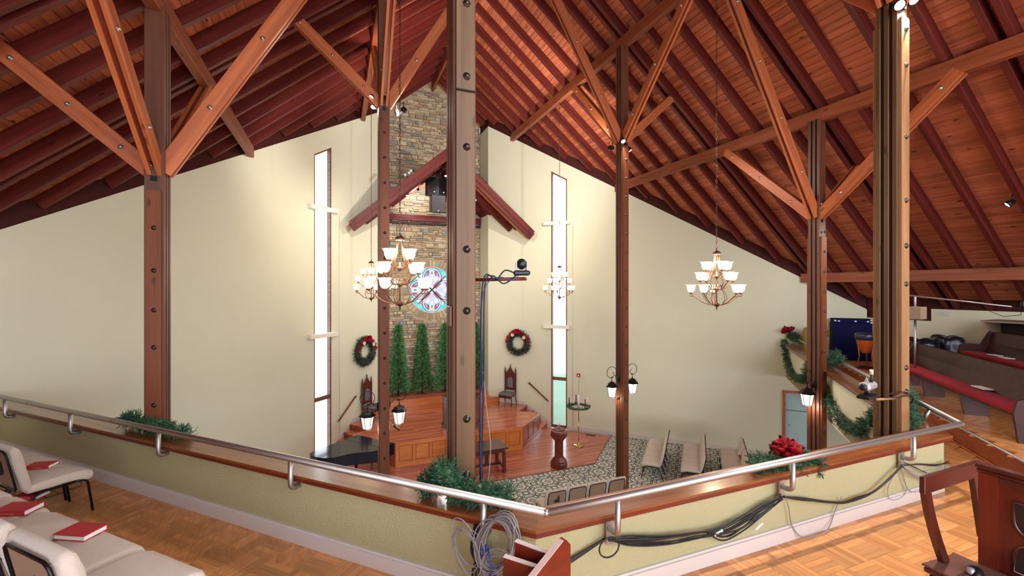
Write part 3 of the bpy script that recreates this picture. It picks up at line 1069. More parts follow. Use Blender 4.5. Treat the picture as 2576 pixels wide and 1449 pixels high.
mb = MB().prism([(1.368, 2.93), (1.377, 2.951), ST(3.061, 11.1), ST(3.042, 11.1)], ZB - .01, ZB + .14)
mb.prism([(1.362, 2.915), (1.377, 2.951), ST(3.061, 11.1), ST(3.034, 11.1)], ZB - .01, ZB + .12)
tag(mb.build('baseboard_balcony_left', 'white'), kind='structure')
mb = MB().prism([(1.37, 2.915), (6.5, 2.915), (6.5, 2.951), (1.37, 2.951)], ZB - .01, ZB + .12)
mb.prism([(1.37, 2.93), (6.8, 2.93), (6.8, 2.951), (1.37, 2.951)], ZB - .01, ZB + .14)
tag(mb.build('baseboard_balcony_front', 'white'), kind='structure')

# side tiers with metal nosing
mb = MB().prism([ST(3.2, -3.75), ST(16.45, -3.75), (14.98, 8.2), (14.98, -1.0), (7.9, -1.0)], ZB - .01, 3.325)
tag(mb.build('balcony_tier_side', 'riser'), kind='structure')
mb = MB().prism([ST(7, -5.25), ST(14.9, -5.25), (14.98, 7.3), (14.98, 1.0), (12, 1.0)], 3.32, 3.63)
tag(mb.build('balcony_tier_back', 'riser'), kind='structure')
mb = MB().tube([ST(4.0, -3.74, 3.335), ST(16.3, -3.74, 3.335)], .022, 8)
tag(mb.build('trim_7', 'steel'), kind='structure')
mb = MB().tube([ST(4.0, -3.735, ZB + .01), ST(16.3, -3.735, ZB + .01)], .014, 6)
tag(mb.build('trim_8', 'strut'), kind='structure')

# parquet fingers --------------------------------------------------
CS, SN = math.cos(math.radians(21.9)), math.sin(math.radians(21.9))
def proj(x, y, z):
    d = x * SN + y * CS
    l = x * CS - y * SN
    if d < .3: return None
    return 1288 + 1097 * l / d, 724.5 - 1097 * (z - 5.5) / d, d
fb = struct('floor_parquet', 'honey parquet of short fingers on the balcony')
fing = []
B, nf = .305, 5
def lay(u0, u1, v0, v1, ang, z, test):
    ca, sa = math.cos(ang), math.sin(ang)
    i = 0
    u = u0
    while u < u1:
        v = v0
        j = 0
        while v < v1:
            cu, cv = u + B / 2, v + B / 2
            horiz = (i + j) % 2
            for k in range(nf):
                o_ = (k + .5) * B / nf
                fu, fv = (cu, v + o_) if horiz else (u + o_, cv)
                x, y = fu * ca - fv * sa, fu * sa + fv * ca
                if test(x, y):
                    pr_ = proj(x, y, z)
                    if pr_ and -150 < pr_[0] < 2726 and 600 < pr_[1] < 1560:
                        fing.append((pr_[2], x, y, z, ang + (0 if horiz else PI / 2)))
            v += B
            j += 1
        u += B
        i += 1
s_of = lambda x, y: (x + y) / R2
t_of = lambda x, y: (y - x) / R2
lay(.8, 11.0, -3.06, -1.55, math.radians(135), ZB, lambda x, y: s_of(x, y) < 3.05 and s_of(x, y) > 1.6 and t_of(x, y) > .85)
lay(1.4, 14.5, -.3, 12.0, 0, ZB, lambda x, y: (y < 2.93 and t_of(x, y) > -3.74) or (t_of(x, y) > -3.72 and t_of(x, y) < -2.75))
lay(4.5, 16.3, 3.76, 5.25, math.radians(45) , 3.334, lambda x, y: False)
lay(6.5, 14.9, -1, 8.2, 0, 3.334, lambda x, y: t_of(x, y) < -3.77 and t_of(x, y) > -5.25 and x < 14.9 and x + y < 23.2)
fing.sort()
fm = {}
def finger_mesh():
    L, w_ = B - .002, B / nf - .0016
    a = MB().box(-L / 2, L / 2, -w_ / 2, w_ / 2, -.008, 0, None, .0015)
    o = a.build('finger', 'parq', fb)
    return o
f0 = finger_mesh()
rf = random.Random(5)
for n_, (d, x, y, z, a) in enumerate(fing[:300]):
    o = f0 if n_ == 0 else f0.copy()
    if n_: COL.objects.link(o)
    o.parent = fb
    o.location = (x, y, z + rf.uniform(-.0006, .0006))
    o.rotation_euler = (0, 0, a)
f0.name = 'parquet_finger'
q = [o for o in bpy.data.objects if o.name.startswith('finger.')]
for o in q: o.name = 'parquet_finger.001'
for key, nm, mt in ((0, 'small_parquet_fingers', 'parq'), (1, 'small_parquet_fingers', 'parq2')):
    mb = MB()
    L, w_ = B - .002, B / nf - .0016
    for d, x, y, z, a in fing[300:]:
        c, s_ = math.cos(a), math.sin(a)
        if (abs(s_) > .7) != bool(key): continue
        dz = rf.uniform(-.0006, .0006)
        pts = []
        for u, v in ((-L / 2, -w_ / 2), (L / 2, -w_ / 2), (L / 2, w_ / 2), (-L / 2, w_ / 2)):
            pts.append((x + u * c - v * s_, y + u * s_ + v * c))
        mb.prism(pts, z - .008, z + dz)
    if mb.v:
        tag(mb.build(nm, mt, fb), kind='stuff')
# ================================================================== TIMBER POSTS
def bolt_part(parent, p, nrm, r=.022, mat='bolt', nm='bolt'):
    z = Vector(nrm)
    q = z.to_track_quat('Z', 'Y').to_matrix().to_4x4()
    q.translation = Vector(p)
    mb = MB()
    mb.lathe([(r * 1.35, 0), (r * 1.35, .004), (r * .7, .006), (r * .7, .02), (r * .3, .026), (0, .026)], 8, q)
    return mb.build(nm, mat, parent)

def timber_post(cx, cy, head, lab, bolts, cover_top=None, near=False, pm='postd', cm='cover'):
    t = thing('timber_post', lab, 'post', (cx, cy, 0), 'laminated timber posts holding the roof')
    ztop = W(cx) - .1
    w2 = .105
    # three plies facing the camera side, dark recessed joints between them
    for y0, y1, m_ in ((-.12, -.065, pm), (-.028, .028, pm), (.065, .12, pm)):
        MB().box(cx - w2, cx + w2, cy + y0, cy + y1, 0, ztop, None, .005).build('post_plank', m_, t)
    MB().box(cx - w2 + .025, cx + w2 - .025, cy - .07, cy + .07, 0, ztop - .02).build('post_core', 'core', t)
    ct = cover_top or head - .22
    for sg in (-1, 1):
        y = cy + sg * .1385
        mb = MB()
        a, b = cx - .082, cx + .082
        mb.slab([(a, y - .018, 0), (b, y - .018, 0), (b, y - .018, ct - .03), (b - .02, y - .018, ct), (a + .02, y - .018, ct), (a, y - .018, ct - .03)], (0, .036, 0))
        cvb = mb.build('cover_board', cm, t)
        if sg < 0: front = cvb
    for bz in bolts:
        bolt_part(front, (cx + .01, cy - .157, bz), (0, -1, 0), .026 if near else .022, 'bolt')
        if near:
            bolt_part(t, (cx + .01 + .09, cy + .1, bz), (1, 0, 0), .02, 'bolt')
    for bz in (head + .25, head + .05):
        bolt_part(t, (cx - .03, cy - .122, bz), (0, -1, 0), .024, 'bolt_l')
    # four struts fanning out, each two boards with a gap
    iny = 1 if cx < AX else -1
    def strut(direction, run, rise, n_b):
        ux = Vector(direction)
        side = Vector((-ux.y, ux.x, 0))
        p0 = Vector((cx, cy, head)) + ux * .06
        p1 = Vector((cx, cy, head)) + ux * run + Vector((0, 0, rise))
        for sg in (-1, 1):
            o_ = side * sg * .052
            timber('strut', p0 + o_, p1 + o_, .048, .2, 'strut', t, bv=.004)
        timber('strut_spacer', p0 + (p1 - p0) * .06, p1 - (p1 - p0) * .06, .05, .13, 'capedge', t, bv=0)
        L = (p1 - p0)
        for k in range(n_b):
            q = p0 + L * (.2 + .7 * k / max(1, n_b - 1))
            for sg in (-1, 1):
                bolt_part(t, q + side * sg * .077, side * sg, .024, 'bolt_l')
    # inner (towards the ridge) reaches the rafters high up, outer meets them low down
    run_in = (W(cx) + .1 - head) / (1.67 - .82)
    strut((iny, 0, 0), min(run_in, 3.6), min(run_in, 3.6) * 1.67, 4)
    run_out = (W(cx) + .36 - head) / (.86 + .82)
    strut((-iny, 0, 0), run_out, run_out * .86, 3)
    ry = W(cx) - .1 - head
    strut((0, 1, 0), 2.35, ry, 3)
    strut((0, -1, 0), 2.35, ry, 3)
    MB().box(cx - .03, cx + .03, cy - .15, cy + .15, head - .14, head - .08).build('bracket', 'blackm', t)
    return t
bz = lambda z0, z1, n_: [z0 + (z1 - z0) * i / (n_ - 1) for i in range(n_)]
timber_post(-2.15, 6.95, 7.0, 'dark brown bolted timber post, leftmost, rising from garland behind the left knee wall', [4.02, 4.75, 5.22, 5.72, 6.26], 6.74)
timber_post(.88, 9.17, 9.2, 'slim timber post carrying two lanterns left of the tallest central post', bz(1.6, 8.6, 15), 9.02)
timber_post(1.05, 3.86, 9.2, 'large weathered post in the centre with cables and camera arm', [3.86, 4.35, 5.3, 5.84, 6.74, 7.36, 8.0], 8.9, True, 'postd', 'post')
MB().box(.965, 1.135, 3.68, 3.7, 7.225, 7.235).build('board_joint', 'core', bpy.data.objects['timber_post.002'])
timber_post(6.68, 9.17, 9.2, 'slim timber post with a pair of lanterns, standing on the nave carpet', bz(1.3, 8.7, 17), 9.0)
timber_post(9.66, 6.31, 7.05, 'timber post in front of the garlanded side balcony with one lantern', bz(1.6, 6.7, 13), 6.6)
timber_post(6.62, 3.39, 9.15, 'pale lit post, large and near on the right, with bright spotlights on top', [4.2, 4.5, 5.55, 6.03, 6.6, 7.4, 8.3, 8.75], 8.9, True, 'post', 'postl')

# ================================================================== RAILING
rl = thing('hand_railing', 'satin steel tube railing on curved brackets along the balcony wall', 'railing', (1.39, 2.8, ZB))
sR = 2.96
c1 = (sR * R2 - 2.8, 2.8, 3.895)
c2 = (6.84, 2.8, 3.895)
MB().tube([ST(sR, 11.0, 3.895), c1], .031, 14).build('rail_tube', 'steel', rl)
MB().tube([c1, c2], .031, 14).build('rail_tube', 'steel', rl)
MB().tube([c2, ST(16.3, -2.87, 3.895)], .031, 14).build('rail_tube', 'steel', rl)
mb = MB()
for c in (c1, c2):
    mb.lathe([(0, -.031), (.02, -.026), (.031, -.008), (.031, .008), (.02, .026), (0, .031)], 14, Matrix.Translation(c))
mb.build('rail_elbow', 'steel', rl)
def bracket(p, wall_dir):
    wd = Vector((*wall_dir, 0))
    p = Vector(p)
    q = [p - Vector((0, 0, .02)), p - Vector((0, 0, .24))]
    q += [p - Vector((0, 0, .24)) + wd * .05 * (1 - math.cos(a)) - Vector((0, 0, .05 * math.sin(a))) for a in (PI / 8, PI / 4, 3 * PI / 8, PI / 2)]
    e = p - Vector((0, 0, .29)) + wd * .10
    q.append(e)
    bk = MB().tube(q, .024, 12).build('bracket', 'steel', rl)
    u = Vector((-wd.y, wd.x, 0))
    mb = MB()
    cpt = e + wd * .001 - Vector((0, 0, .035))
    mb.slab([cpt + u * .035 + Vector((0, 0, .09)), cpt - u * .035 + Vector((0, 0, .09)), cpt - u * .035 - Vector((0, 0, .09)), cpt + u * .035 - Vector((0, 0, .09))], wd * .008)
    pl_ = mb.build('wall_plate', 'steel', bk)
    return bk
for t_ in (9.33, 7.5, 5.6, 3.53, 1.5):
    bracket(ST(sR, t_, 3.895), (h7, h7))
for x_ in (2.0, 3.95, 5.88):
    bracket((x_, 2.8, 3.895), (0, 1))
for s_ in (7.6, 9.9, 12.2, 14.4):
    p = ST(s_, -2.87, 3.895)
    MB().tube([p, ST(s_, -2.80, 3.70)], .024, 10).build('rail_post', 'steel', rl)
for t_ in (8.6, 6.5):
    p, q = ST(sR, t_, 3.895), ST(sR, t_ + .006, 3.895)
    MB().tube([p, q], .0318, 14).build('rail_joint', 'core', rl)

# ================================================================== CHANDELIERS
def make_chandelier():
    t = thing('chandelier', '', 'chandelier', (0, 0, 0), 'bronze bell-shade chandeliers hanging from the roof beams')
    mb = MB(); mb.lathe([(0, 0), (.012, .01), (.01, .05), (.045, .07), (.06, .10), (.03, .12), (.012, .14)], 14); mb.build('finial', 'dbronze', t, local=True)
    mb = MB(); mb.tube([(0, 0, .12), (0, 0, .72)], .011, 8)
    mb.lathe([(.012, .35), (.04, .37), (.045, .39), (.02, .42), (.012, .43)], 12)
    mb.lathe([(.012, .58), (.04, .62), (.04, .64), (.012, .66)], 12); mb.build('stem', 'bronze', t, local=True)
    mb = MB(); mb.lathe([(.065, 1.04), (.072, 1.06), (.065, 1.09), (.03, 1.115), (0, 1.12)], 14)
    mb.tube([(0, 0, 1.12), (0, 0, 1.17)], .008, 6); mb.build('crown', 'dbronze', t, local=True)
    shade_me = None
    tiers = [(5, .46, .34, 0.0), (4, .34, .57, .44), (4, .21, .77, .3)]
    for n_, r, z, ph in tiers:
        for i in range(n_):
            a = 2 * PI * i / n_ + ph * 1.0 + .2
            c, s_ = math.cos(a), math.sin(a)
            P = lambda rr, zz: (rr * c, rr * s_, zz)
            mb = MB()
            if r > .4:
                pts = [P(.01, .1), P(.1, .09), P(.24, .13), P(.36, .22), P(.43, .27), P(r, .31)]
                mb.tube(pts, .009, 6)
                mb.tube([P(.42, .25), P(.47, .245), P(.485, .27), P(.475, .285)], .006, 5)
                mb.tube([P(.13, .1), P(.20, .2), P(.17, .32), P(.10, .40), P(.13, .46), P(.10, .48), P(.08, .44)], .007, 5)
            elif r > .3:
                pts = [P(.03, .40), P(.11, .38), P(.2, .42), P(.29, .49), P(r, .53)]
                mb.tube(pts, .008, 6)
                mb.tube([P(.05, 1.04), P(.07, .85), P(.13, .68), P(.2, .5), P(.15, .42)], .008, 6)
            else:
                pts = [P(.02, .62), P(.08, .62), P(.15, .67), P(r, .73)]
                mb.tube(pts, .008, 6)
                mb.tube([P(.045, 1.04), P(.055, .88), P(.09, .75), P(.13, .68)], .008, 6)
            arm = mb.build('arm', 'bronze', t, local=True)
            mb = MB()
            prof = [(.028, z - .02), (.05, z + .0), (.068, z + .03), (.075, z + .07), (.078, z + .105), (.1, z + .13), (.104, z + .135), (.097, z + .133), (.073, z + .105), (.06, z + .03), (.03, z - .005), (0, z - .008)]
            vsn = MB().lathe(prof, 16)
            mb.add(vsn.v, vsn.f, True, Matrix.Translation((r * c, r * s_, 0)))
            mb.build('lamp_shade', 'shade', arm, local=True)
            mb = MB()
            vsn = MB().lathe([(0, z - .05), (.03, z - .04), (.035, z - .02), (.03, z - .015)], 10)
            mb.add(vsn.v, vsn.f, True, Matrix.Translation((r * c, r * s_, 0)))
            mb.build('shade_cup', 'bronze', arm, local=True)
    return t
def chain(length, z0, parent):
    mb = MB()
    pitch = .052
    k = 0
    z = z0
    while z < z0 + length:
        ax = (1, 0, 0) if k % 2 else (0, 1, 0)
        pts = [(ax[0] * .014 * math.cos(a), ax[1] * .014 * math.cos(a), z + .026 + .034 * math.sin(a)) for a in [2 * PI * j / 8 for j in range(8)]]
        mb.tube(pts, .0042, 4, closed=True)
        z += pitch
        k += 1
    return mb.build('chain', 'dbronze', parent, local=True)
ch0 = make_chandelier()
chs = [(.88, 6.70, 5.17, 'large chandelier nearest the camera, overlapping the stained glass window, hung on a long chain', .15),
       (.88, 12.55, 5.12, 'small distant chandelier left of the slim lantern post, beside the stone wall', 1.0),
       (6.68, 12.5, 5.10, 'small distant chandelier hanging in front of the right tall window', .1),
       (6.68, 6.22, 5.09, 'chandelier hanging alone before the right cream wall', .7)]
roots = []
for i, (x, y, z, lab, rz) in enumerate(chs):
    o = ch0 if i == 0 else copy_tree(ch0)
    o.location = (x, y, z)
    o.rotation_euler = (0, 0, rz)
    o['label'] = lab
    roots.append(o)
for o, (x, y, z, lab, rz) in zip(roots, chs):
    chain(W(x) - .1 - z - 1.16, 1.16, o)
for x, y, z, lab, rz in chs:
    light('chandelier_glow', 'POINT', (x, y, z + .95), 110, (1, .80, .56), .25)

# ================================================================== LANTERNS
def make_lantern():
    """wall lantern reaching along +X from its back plate at x=0"""
    t = thing('wall_lantern', '', 'lantern', (0, 0, 0), 'lit black lanterns fixed to the timber posts')
    cx, z = .17, 0
    mb = MB()
    for k in range(6):
        a0, a1 = PI / 3 * k, PI / 3 * (k + 1)
        r0, r1 = .07, .105
        mb.add([(cx + r0 * math.cos(a0), r0 * math.sin(a0), -.11), (cx + r0 * math.cos(a1), r0 * math.sin(a1), -.11),
                (cx + r1 * math.cos(a1), r1 * math.sin(a1), .1), (cx + r1 * math.cos(a0), r1 * math.sin(a0), .1)], [(0, 1, 2, 3)])
    mb.lathe([(.069, -.109), (0, -.109)], 6, Matrix.Translation((cx, 0, 0)), False)
    mb.build('glass_panes', 'lpane', t, local=True)
    mb = MB()
    for k in range(6):
        a = PI / 3 * k
        mb.tube([(cx + .072 * math.cos(a), .072 * math.sin(a), -.115), (cx + .108 * math.cos(a), .108 * math.sin(a), .1)], .0045, 4)
    mb.tube([(cx + .073 * math.cos(PI / 3 * k), .073 * math.sin(PI / 3 * k), -.114) for k in range(6)], .006, 4, closed=True)
    mb.build('lantern_frame', 'blackm', t, local=True)
    mb = MB()
    mb.lathe([(.135, .098), (.137, .11), (.105, .14), (.1, .15), (.09, .155), (.085, .175), (.03, .205), (.012, .21), (.012, .235), (0, .24)], 6, Matrix.Translation((cx, 0, 0)), False)
    mb.build('lantern_roof', 'blackm', t, local=True)
    mb = MB()
    mb.lathe([(0, 0), (.055, 0), (.055, .01), (.03, .02), (0, .025)], 10, Matrix.Translation((0, 0, .24)) @ Matrix.Rotation(PI / 2, 4, 'Y') @ Matrix.Scale(1.5, 4, (1, 0, 0)))
    mb.build('back_plate', 'blackm', t, local=True)
    mb = MB()
    pts = [(.01, 0, .24), (.06, 0, .27), (.08, 0, .33)]
    pts += [(cx + .0 + .12 * math.cos(a), 0, .40 + .12 * math.sin(a)) for a in [PI * 1.15 - i * PI * 1.75 / 16 for i in range(17)]]
    pts += [(cx - .01 + .05 * math.cos(a), 0, .35 + .05 * math.sin(a)) for a in [-PI * .3 - i * PI * 1.2 / 8 for i in range(9)]]
    mb.tube(pts, .006, 6)
    mb.tube([(cx, 0, .30), (cx, 0, .23)], .006, 6)
    mb.build('scroll_arm', 'blackm', t, local=True)
    return t
ln0 = make_lantern()
lns = [(.77, 9.17, 2.82, PI, 'lit lantern on the left side of the slim post beside the chancel'),
       (.99, 9.17, 2.86, 0, 'lit lantern on the right side of the slim post, over the platform deck'),
       (6.57, 9.17, 2.92, PI, 'lit lantern on the left side of the nave post near the fire alarm'),
       (6.79, 9.17, 2.96, 0, 'lit lantern on the right side of the nave post before the plain right wall'),
       (9.55, 6.31, 3.12, PI, 'lit lantern on the post beside the pale blue door')]
for i, (x, y, z, rz, lab) in enumerate(lns):
    o = ln0 if i == 0 else copy_tree(ln0)
    o.location = (x, y, z)
    o.rotation_euler = (0, 0, rz)
    o.scale = (1.18, 1.18, 1.18)
    o['label'] = lab
    light('lantern_glow', 'POINT', (x + math.cos(rz) * .17, y, z - .2), 8, (1, .8, .6), .08)

# ================================================================== SPOTLIGHTS
def spot_head(name, lab, p, aim, power, r=.06, grp='bright spotlights on the post heads', spot=1.5):
    t = thing(name, lab, 'spotlight', p, grp)
    q = (Vector(aim) - Vector(p)).to_track_quat('Z', 'Y').to_matrix().to_4x4()
    mb = MB(); mb.lathe([(0, -.14), (r * .7, -.13), (r, -.04), (r * 1.08, 0), (r * .95, 0), (r * .9, -.03), (0, -.04)], 14, q); mb.build('lamp_housing', 'blackm', t, local=True)
    mb = MB(); mb.lathe([(0, -.01), (r * .9, -.014)], 14, q); mb.build('lamp_face', 'lamp', t, local=True)
    mb = MB(); mb.tube([q @ Vector((0, 0, -.1)), q @ Vector((0, 0, -.1)) + Vector((0, 0, .14))], .01, 6); mb.build('stem', 'blackm', t, local=True)
    d = Vector(aim) - Vector(p)
    light('spot_beam', 'SPOT', Vector(p) + d.normalized() * .03, power * (5 if (aim[1] > 18 and power > 150) else 1), (1, .93, .84), .05, aim, spot)
    return t
sp = [((.63, 9.1, 9.28), (-2, 5, 4), 'spotlight on the left of the slim lantern post head, by the chain'),
      ((.70, 9.35, 9.2), (-.5, 5, 1), 'lower spotlight on the left of the slim lantern post head, next to the wall corner'),
      ((1.26, 9.0, 9.1), (3.2, 18.5, 11.5), 'spotlight right of the slim lantern post head, in front of the stone'),
      ((1.2, 9.3, 9.1), (4.5, 9, 3), 'lower spotlight right of the slim lantern post head, in front of the stone'),
      ((6.42, 9.34, 9.05), (4.2, 18.5, 11), 'leftmost of three spotlights around the nave post head'),
      ((6.58, 8.98, 9.12), (6, 4, 3), 'front middle spotlight of three around the nave post head'),
      ((6.96, 9.2, 9.0), (10.5, 6, 3), 'rightmost tilted spotlight of three around the nave post head'),
      ((6.44, 3.2, 8.98), (4.5, .8, 6.5), 'lower tilted spotlight on top of the pale near post'),
      ((6.75, 3.2, 9.12), (6.0, 1.6, 7), 'upper spotlight on top of the pale near post')]
for i, (p, aim, lab) in enumerate(sp):
    spot_head('post_spotlight', lab, p, aim, 50 if i < 2 else (160 if i < 7 else 500), spot=2.2)
for p, aim, lab in [((2.45, 16.6, 8.95), (2.6, 14.5, 4), 'small canopy spotlight on the lower left slope'),
                    ((2.95, 17.2, 9.35), (3, 18.5, 9.3), 'small canopy spotlight higher on the left slope'),
                    ((5.1, 16.6, 8.98), (4.6, 14, 4), 'small canopy spotlight on the right slope'),
                    ((3.6, 16.2, 9.75), (3.2, 18.5, 5), 'left one of two canopy spotlights above the hanging speakers'),
                    ((3.82, 16.2, 9.72), (3.4, 13, 5), 'right one of two canopy spotlights above the hanging speakers')]:
    spot_head('canopy_spotlight', lab, p, aim, 110, .05, 'small spotlights under the canopy', 1.8)
spot_head('eave_spotlight', 'black spotlight under the rafters at the far right edge', (12.3, 4.6, 7.55), (9, 8, 3), 90, .06, None)
spot_head('eave_spotlight', 'dazzling spotlight at the right edge under the rafters', (12.0, 4.25, 7.1), (8, 9, 2), 200, .06, None)

# ================================================================== SPEAKERS
t = thing('loudspeaker', 'wide black loudspeaker cluster hung under the canopy peak', 'speaker', (3.78, 17.2, 9.15))
mb = MB()
mb.prism([(3.28, 17.45), (3.34, 17.1), (3.72, 16.95), (4.1, 17.1), (4.16, 17.45)], 9.17, 9.86); mb.build('cabinet', 'black', t)
for (x0, y0, x1, y1) in ((3.36, 17.085, 3.71, 16.945), (3.74, 16.945, 4.08, 17.085)):
    mb = MB(); mb.slab([(x0, y0, 9.22), (x1, y1, 9.22), (x1, y1, 9.8), (x0, y0, 9.8)], (0, -.012, 0)); mb.build('grille', 'blackm', t)
    mb = MB(); mb.box((x0 + x1) / 2 - .02, (x0 + x1) / 2 + .02, min(y0, y1) - .03, (y0 + y1) / 2, 9.24, 9.275); mb.build('badge', 'silver', t)
mb = MB(); mb.tube([(3.6, 17.3, 9.86), (3.6, 17.3, 10.15)], .01, 5); mb.tube([(3.95, 17.3, 9.86), (3.95, 17.3, 10.15)], .01, 5); mb.build('hanging_rod', 'blackm', t)
t = thing('loudspeaker', 'tall black loudspeaker hanging tilted just above the tie beam', 'speaker', (3.72, 17.2, 8.5))
q = Matrix.Translation((3.72, 17.2, 8.86)) @ Matrix.Rotation(.14, 4, 'X')
MB().box(-.29, .29, -.2, .22, -.36, .32, q, .02).build('cabinet', 'black', t)
MB().box(-.26, .26, -.212, -.2, -.33, .29, q).build('grille', 'blackm', t)
MB().box(-.02, .02, -.225, -.21, -.30, -.27, q).build('badge', 'silver', t)
t = thing('ball_spotlight', 'cluster of chrome ball lamps on the left canopy beam', 'spotlight', (2.2, 15.45, 9.4))
mb = MB()
for dx, dz in ((0, 0), (.13, .08), (.2, .16)):
    mb.lathe([(0, -.06), (.045, -.04), (.06, 0), (.045, .04), (0, .06)], 10, Matrix.Translation((2.2 + dx, 15.42, 9.43 + dz)))
mb.build('lamp_ball', 'silver', t)
mb = MB(); mb.tube([(2.05, 15.45, 9.32), (2.5, 15.45, 9.62)], .018, 6); mb.build('lamp_bar', 'blackm', t)

# ================================================================== WREATHS, TREES, GARLANDS
def ribbon_loop(mb, c, d, L, w, up):
    d, up = Vector(d).normalized(), Vector(up).normalized()
    side = d.cross(up)
    if side.length < .01: side = d.orthogonal()
    side.normalize()
    n2 = side.cross(d)
    pts = []
    for i in range(11):
        a = PI * i / 10
        x = math.sin(a) * L
        y = math.cos(a) * .22 * L * math.sin(a) ** .5 if 0 < a < PI else 0
        pts.append(Vector(c) + d * x + n2 * y)
    vs, fs = [], []
    for p in pts:
        vs += [p - side * w / 2, p + side * w / 2]
    for i in range(10):
        fs.append((2 * i, 2 * i + 1, 2 * i + 3, 2 * i + 2))
    mb.add(vs, fs, True)
def wreath(c, nrm, lab):
    c, nrm = Vector(c), Vector(nrm).normalized()
    t = thing('wreath', lab, 'wreath', c, 'christmas wreaths either side of the chancel')
    u = Vector((0, 0, 1)).cross(nrm).normalized()
    v = Vector((0, 0, 1))
    mb = MB()
    mb.tube([c + nrm * .09 + (u * math.cos(a) + v * math.sin(a)) * .40 for a in [2 * PI * i / 24 for i in range(24)]], .06, 6, closed=True)
    rw = random.Random(3)
    for i in range(1500):
        a = rw.uniform(0, 2 * PI)
        rad = u * math.cos(a) + v * math.sin(a)
        b = rw.uniform(-.9, PI + .9)
        d = rad * math.cos(b) + nrm * abs(math.sin(b)) * .8
        mb.needles(c + nrm * .09 + rad * .40 + d * .05, d, 1, .15, .009, .7)
    mb.build('foliage', 'wreathm', t)
    mb = MB()
    top = c + nrm * .2 + v * .42
    for i in range(9):
        a = PI * (i / 8) 
        ribbon_loop(mb, top + u * rw.uniform(-.05, .05), u * math.cos(a) + v * math.sin(a) * .5 + nrm * .4, .2, .1, nrm + v * .3)
    for sg in (-1, 1):
        for k in range(3):
            a = PI / 2 + sg * (.5 + k * .35)
            p = c + nrm * .19 + (u * math.cos(a) + v * math.sin(a)) * .42
            ribbon_loop(mb, p, (u * math.cos(a + sg * 1.2) + v * math.sin(a + sg * 1.2)) + nrm * .3, .16, .09, nrm)
    mb.build('bow', 'ribbon', t)
    mb = MB()
    for a in (PI / 2 + .55, PI / 2 - .9):
        p = c + nrm * .21 + (u * math.cos(a) + v * math.sin(a)) * .38
        for k in range(5):
            b = k * 1.25
            ribbon_loop(mb, p, u * math.cos(b) + v * math.sin(b) + nrm * .7, .085, .07, nrm)
    mb.build('ivory_flower', 'ivory', t)
wreath((.87, DIFL + .87, 3.22), (h7, -h7, 0), 'evergreen wreath with red bow on the left wall beside the stone')
wreath((6.91, SUMR - 6.91, 3.28), (-h7, -h7, 0), 'evergreen wreath with red bow on the right wall above the carved chair')

def make_tree():
    t = thing('christmas_tree', '', 'tree', (0, 0, 0), 'slim artificial christmas trees against the stone wall')
    mb = MB().tube([(0, 0, 0), (0, 0, 2.7)], [.03, .012], 6)
    for a in (0, 2.1, 4.2):
        mb.tube([(0, 0, .08), (.25 * math.cos(a), .25 * math.sin(a), .012)], .012, 5)
    mb.build('trunk', 'blackm', t, local=True)
    mb = MB()
    rt = random.Random(21)
    random.seed(21)
    for i in range(2900):
        f_ = rt.random() ** .9
        z = .12 + 2.7 * f_
        R = (.54 * (1 - f_) + .05) * (1 + .12 * math.sin(z * 14)) * rt.uniform(.55, 1.05)
        a = rt.uniform(0, 2 * PI)
        d = Vector((math.cos(a), math.sin(a), rt.uniform(-.25, .5)))
        p = Vector((math.cos(a) * R * .72, math.sin(a) * R * .72, z))
        mb.needles(p, d, 3, .14, .013, .6)
    mb.needles((0, 0, 2.75), (0, 0, 1), 8, .22, .01, .3)
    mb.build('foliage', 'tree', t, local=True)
    return t
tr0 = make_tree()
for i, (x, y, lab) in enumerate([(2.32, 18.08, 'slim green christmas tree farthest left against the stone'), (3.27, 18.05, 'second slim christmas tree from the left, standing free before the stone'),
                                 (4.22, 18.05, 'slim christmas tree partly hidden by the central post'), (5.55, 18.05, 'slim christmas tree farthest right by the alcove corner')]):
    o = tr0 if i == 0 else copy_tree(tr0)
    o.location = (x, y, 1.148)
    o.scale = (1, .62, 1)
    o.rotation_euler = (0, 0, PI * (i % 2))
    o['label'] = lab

def garland(name, lab, pts, r, n_, mat='pine', L=.09, grp=None, hang=False):
    pts = [Vector(p) for p in pts]
    # resample smoothly
    dense = []
    for i in range(len(pts) - 1):
        for k in range(6):
            dense.append(pts[i].lerp(pts[i + 1], k / 6))
    dense.append(pts[-1])
    for _ in range(2):
        dense = [dense[0]] + [(dense[i - 1] + dense[i] * 2 + dense[i + 1]) / 4 for i in range(1, len(dense) - 1)] + [dense[-1]]
    mb = MB()
    mb.tube(dense, r * .35, 6)
    rg = random.Random(len(lab))
    random.seed(len(lab))
    for i in range(n_):
        k = rg.uniform(0, len(dense) - 1.001)
        a = dense[int(k)].lerp(dense[int(k) + 1], k % 1)
        ax = (dense[int(k) + 1] - dense[int(k)]).normalized()
        u = ax.orthogonal().normalized()
        w_ = ax.cross(u)
        b = rg.uniform(0, 2 * PI)
        d = u * math.cos(b) + w_ * math.sin(b) + ax * rg.uniform(-.6, .6)
        tip = a + d * r * rg.uniform(.5, 1.0)
        mb.tube([a, tip], .0025, 3)
        for q_ in range(5):
            mb.needles(a.lerp(tip, .3 + q_ * .17), d, 2, L * .55, .0042, .8)
    o = mb.build(name, mat, None, tuple(pts[0]))
    return tag(o, lab, 'garland', grp)
garland('garland', 'green garland lying on the cap at the foot of the leftmost post',
        [ST(3.22, 6.75, 3.80), ST(3.18, 6.55, 3.86), ST(3.2, 6.2, 3.78), ST(3.2, 5.9, 3.80), ST(3.25, 5.55, 3.76)], .11, 340)
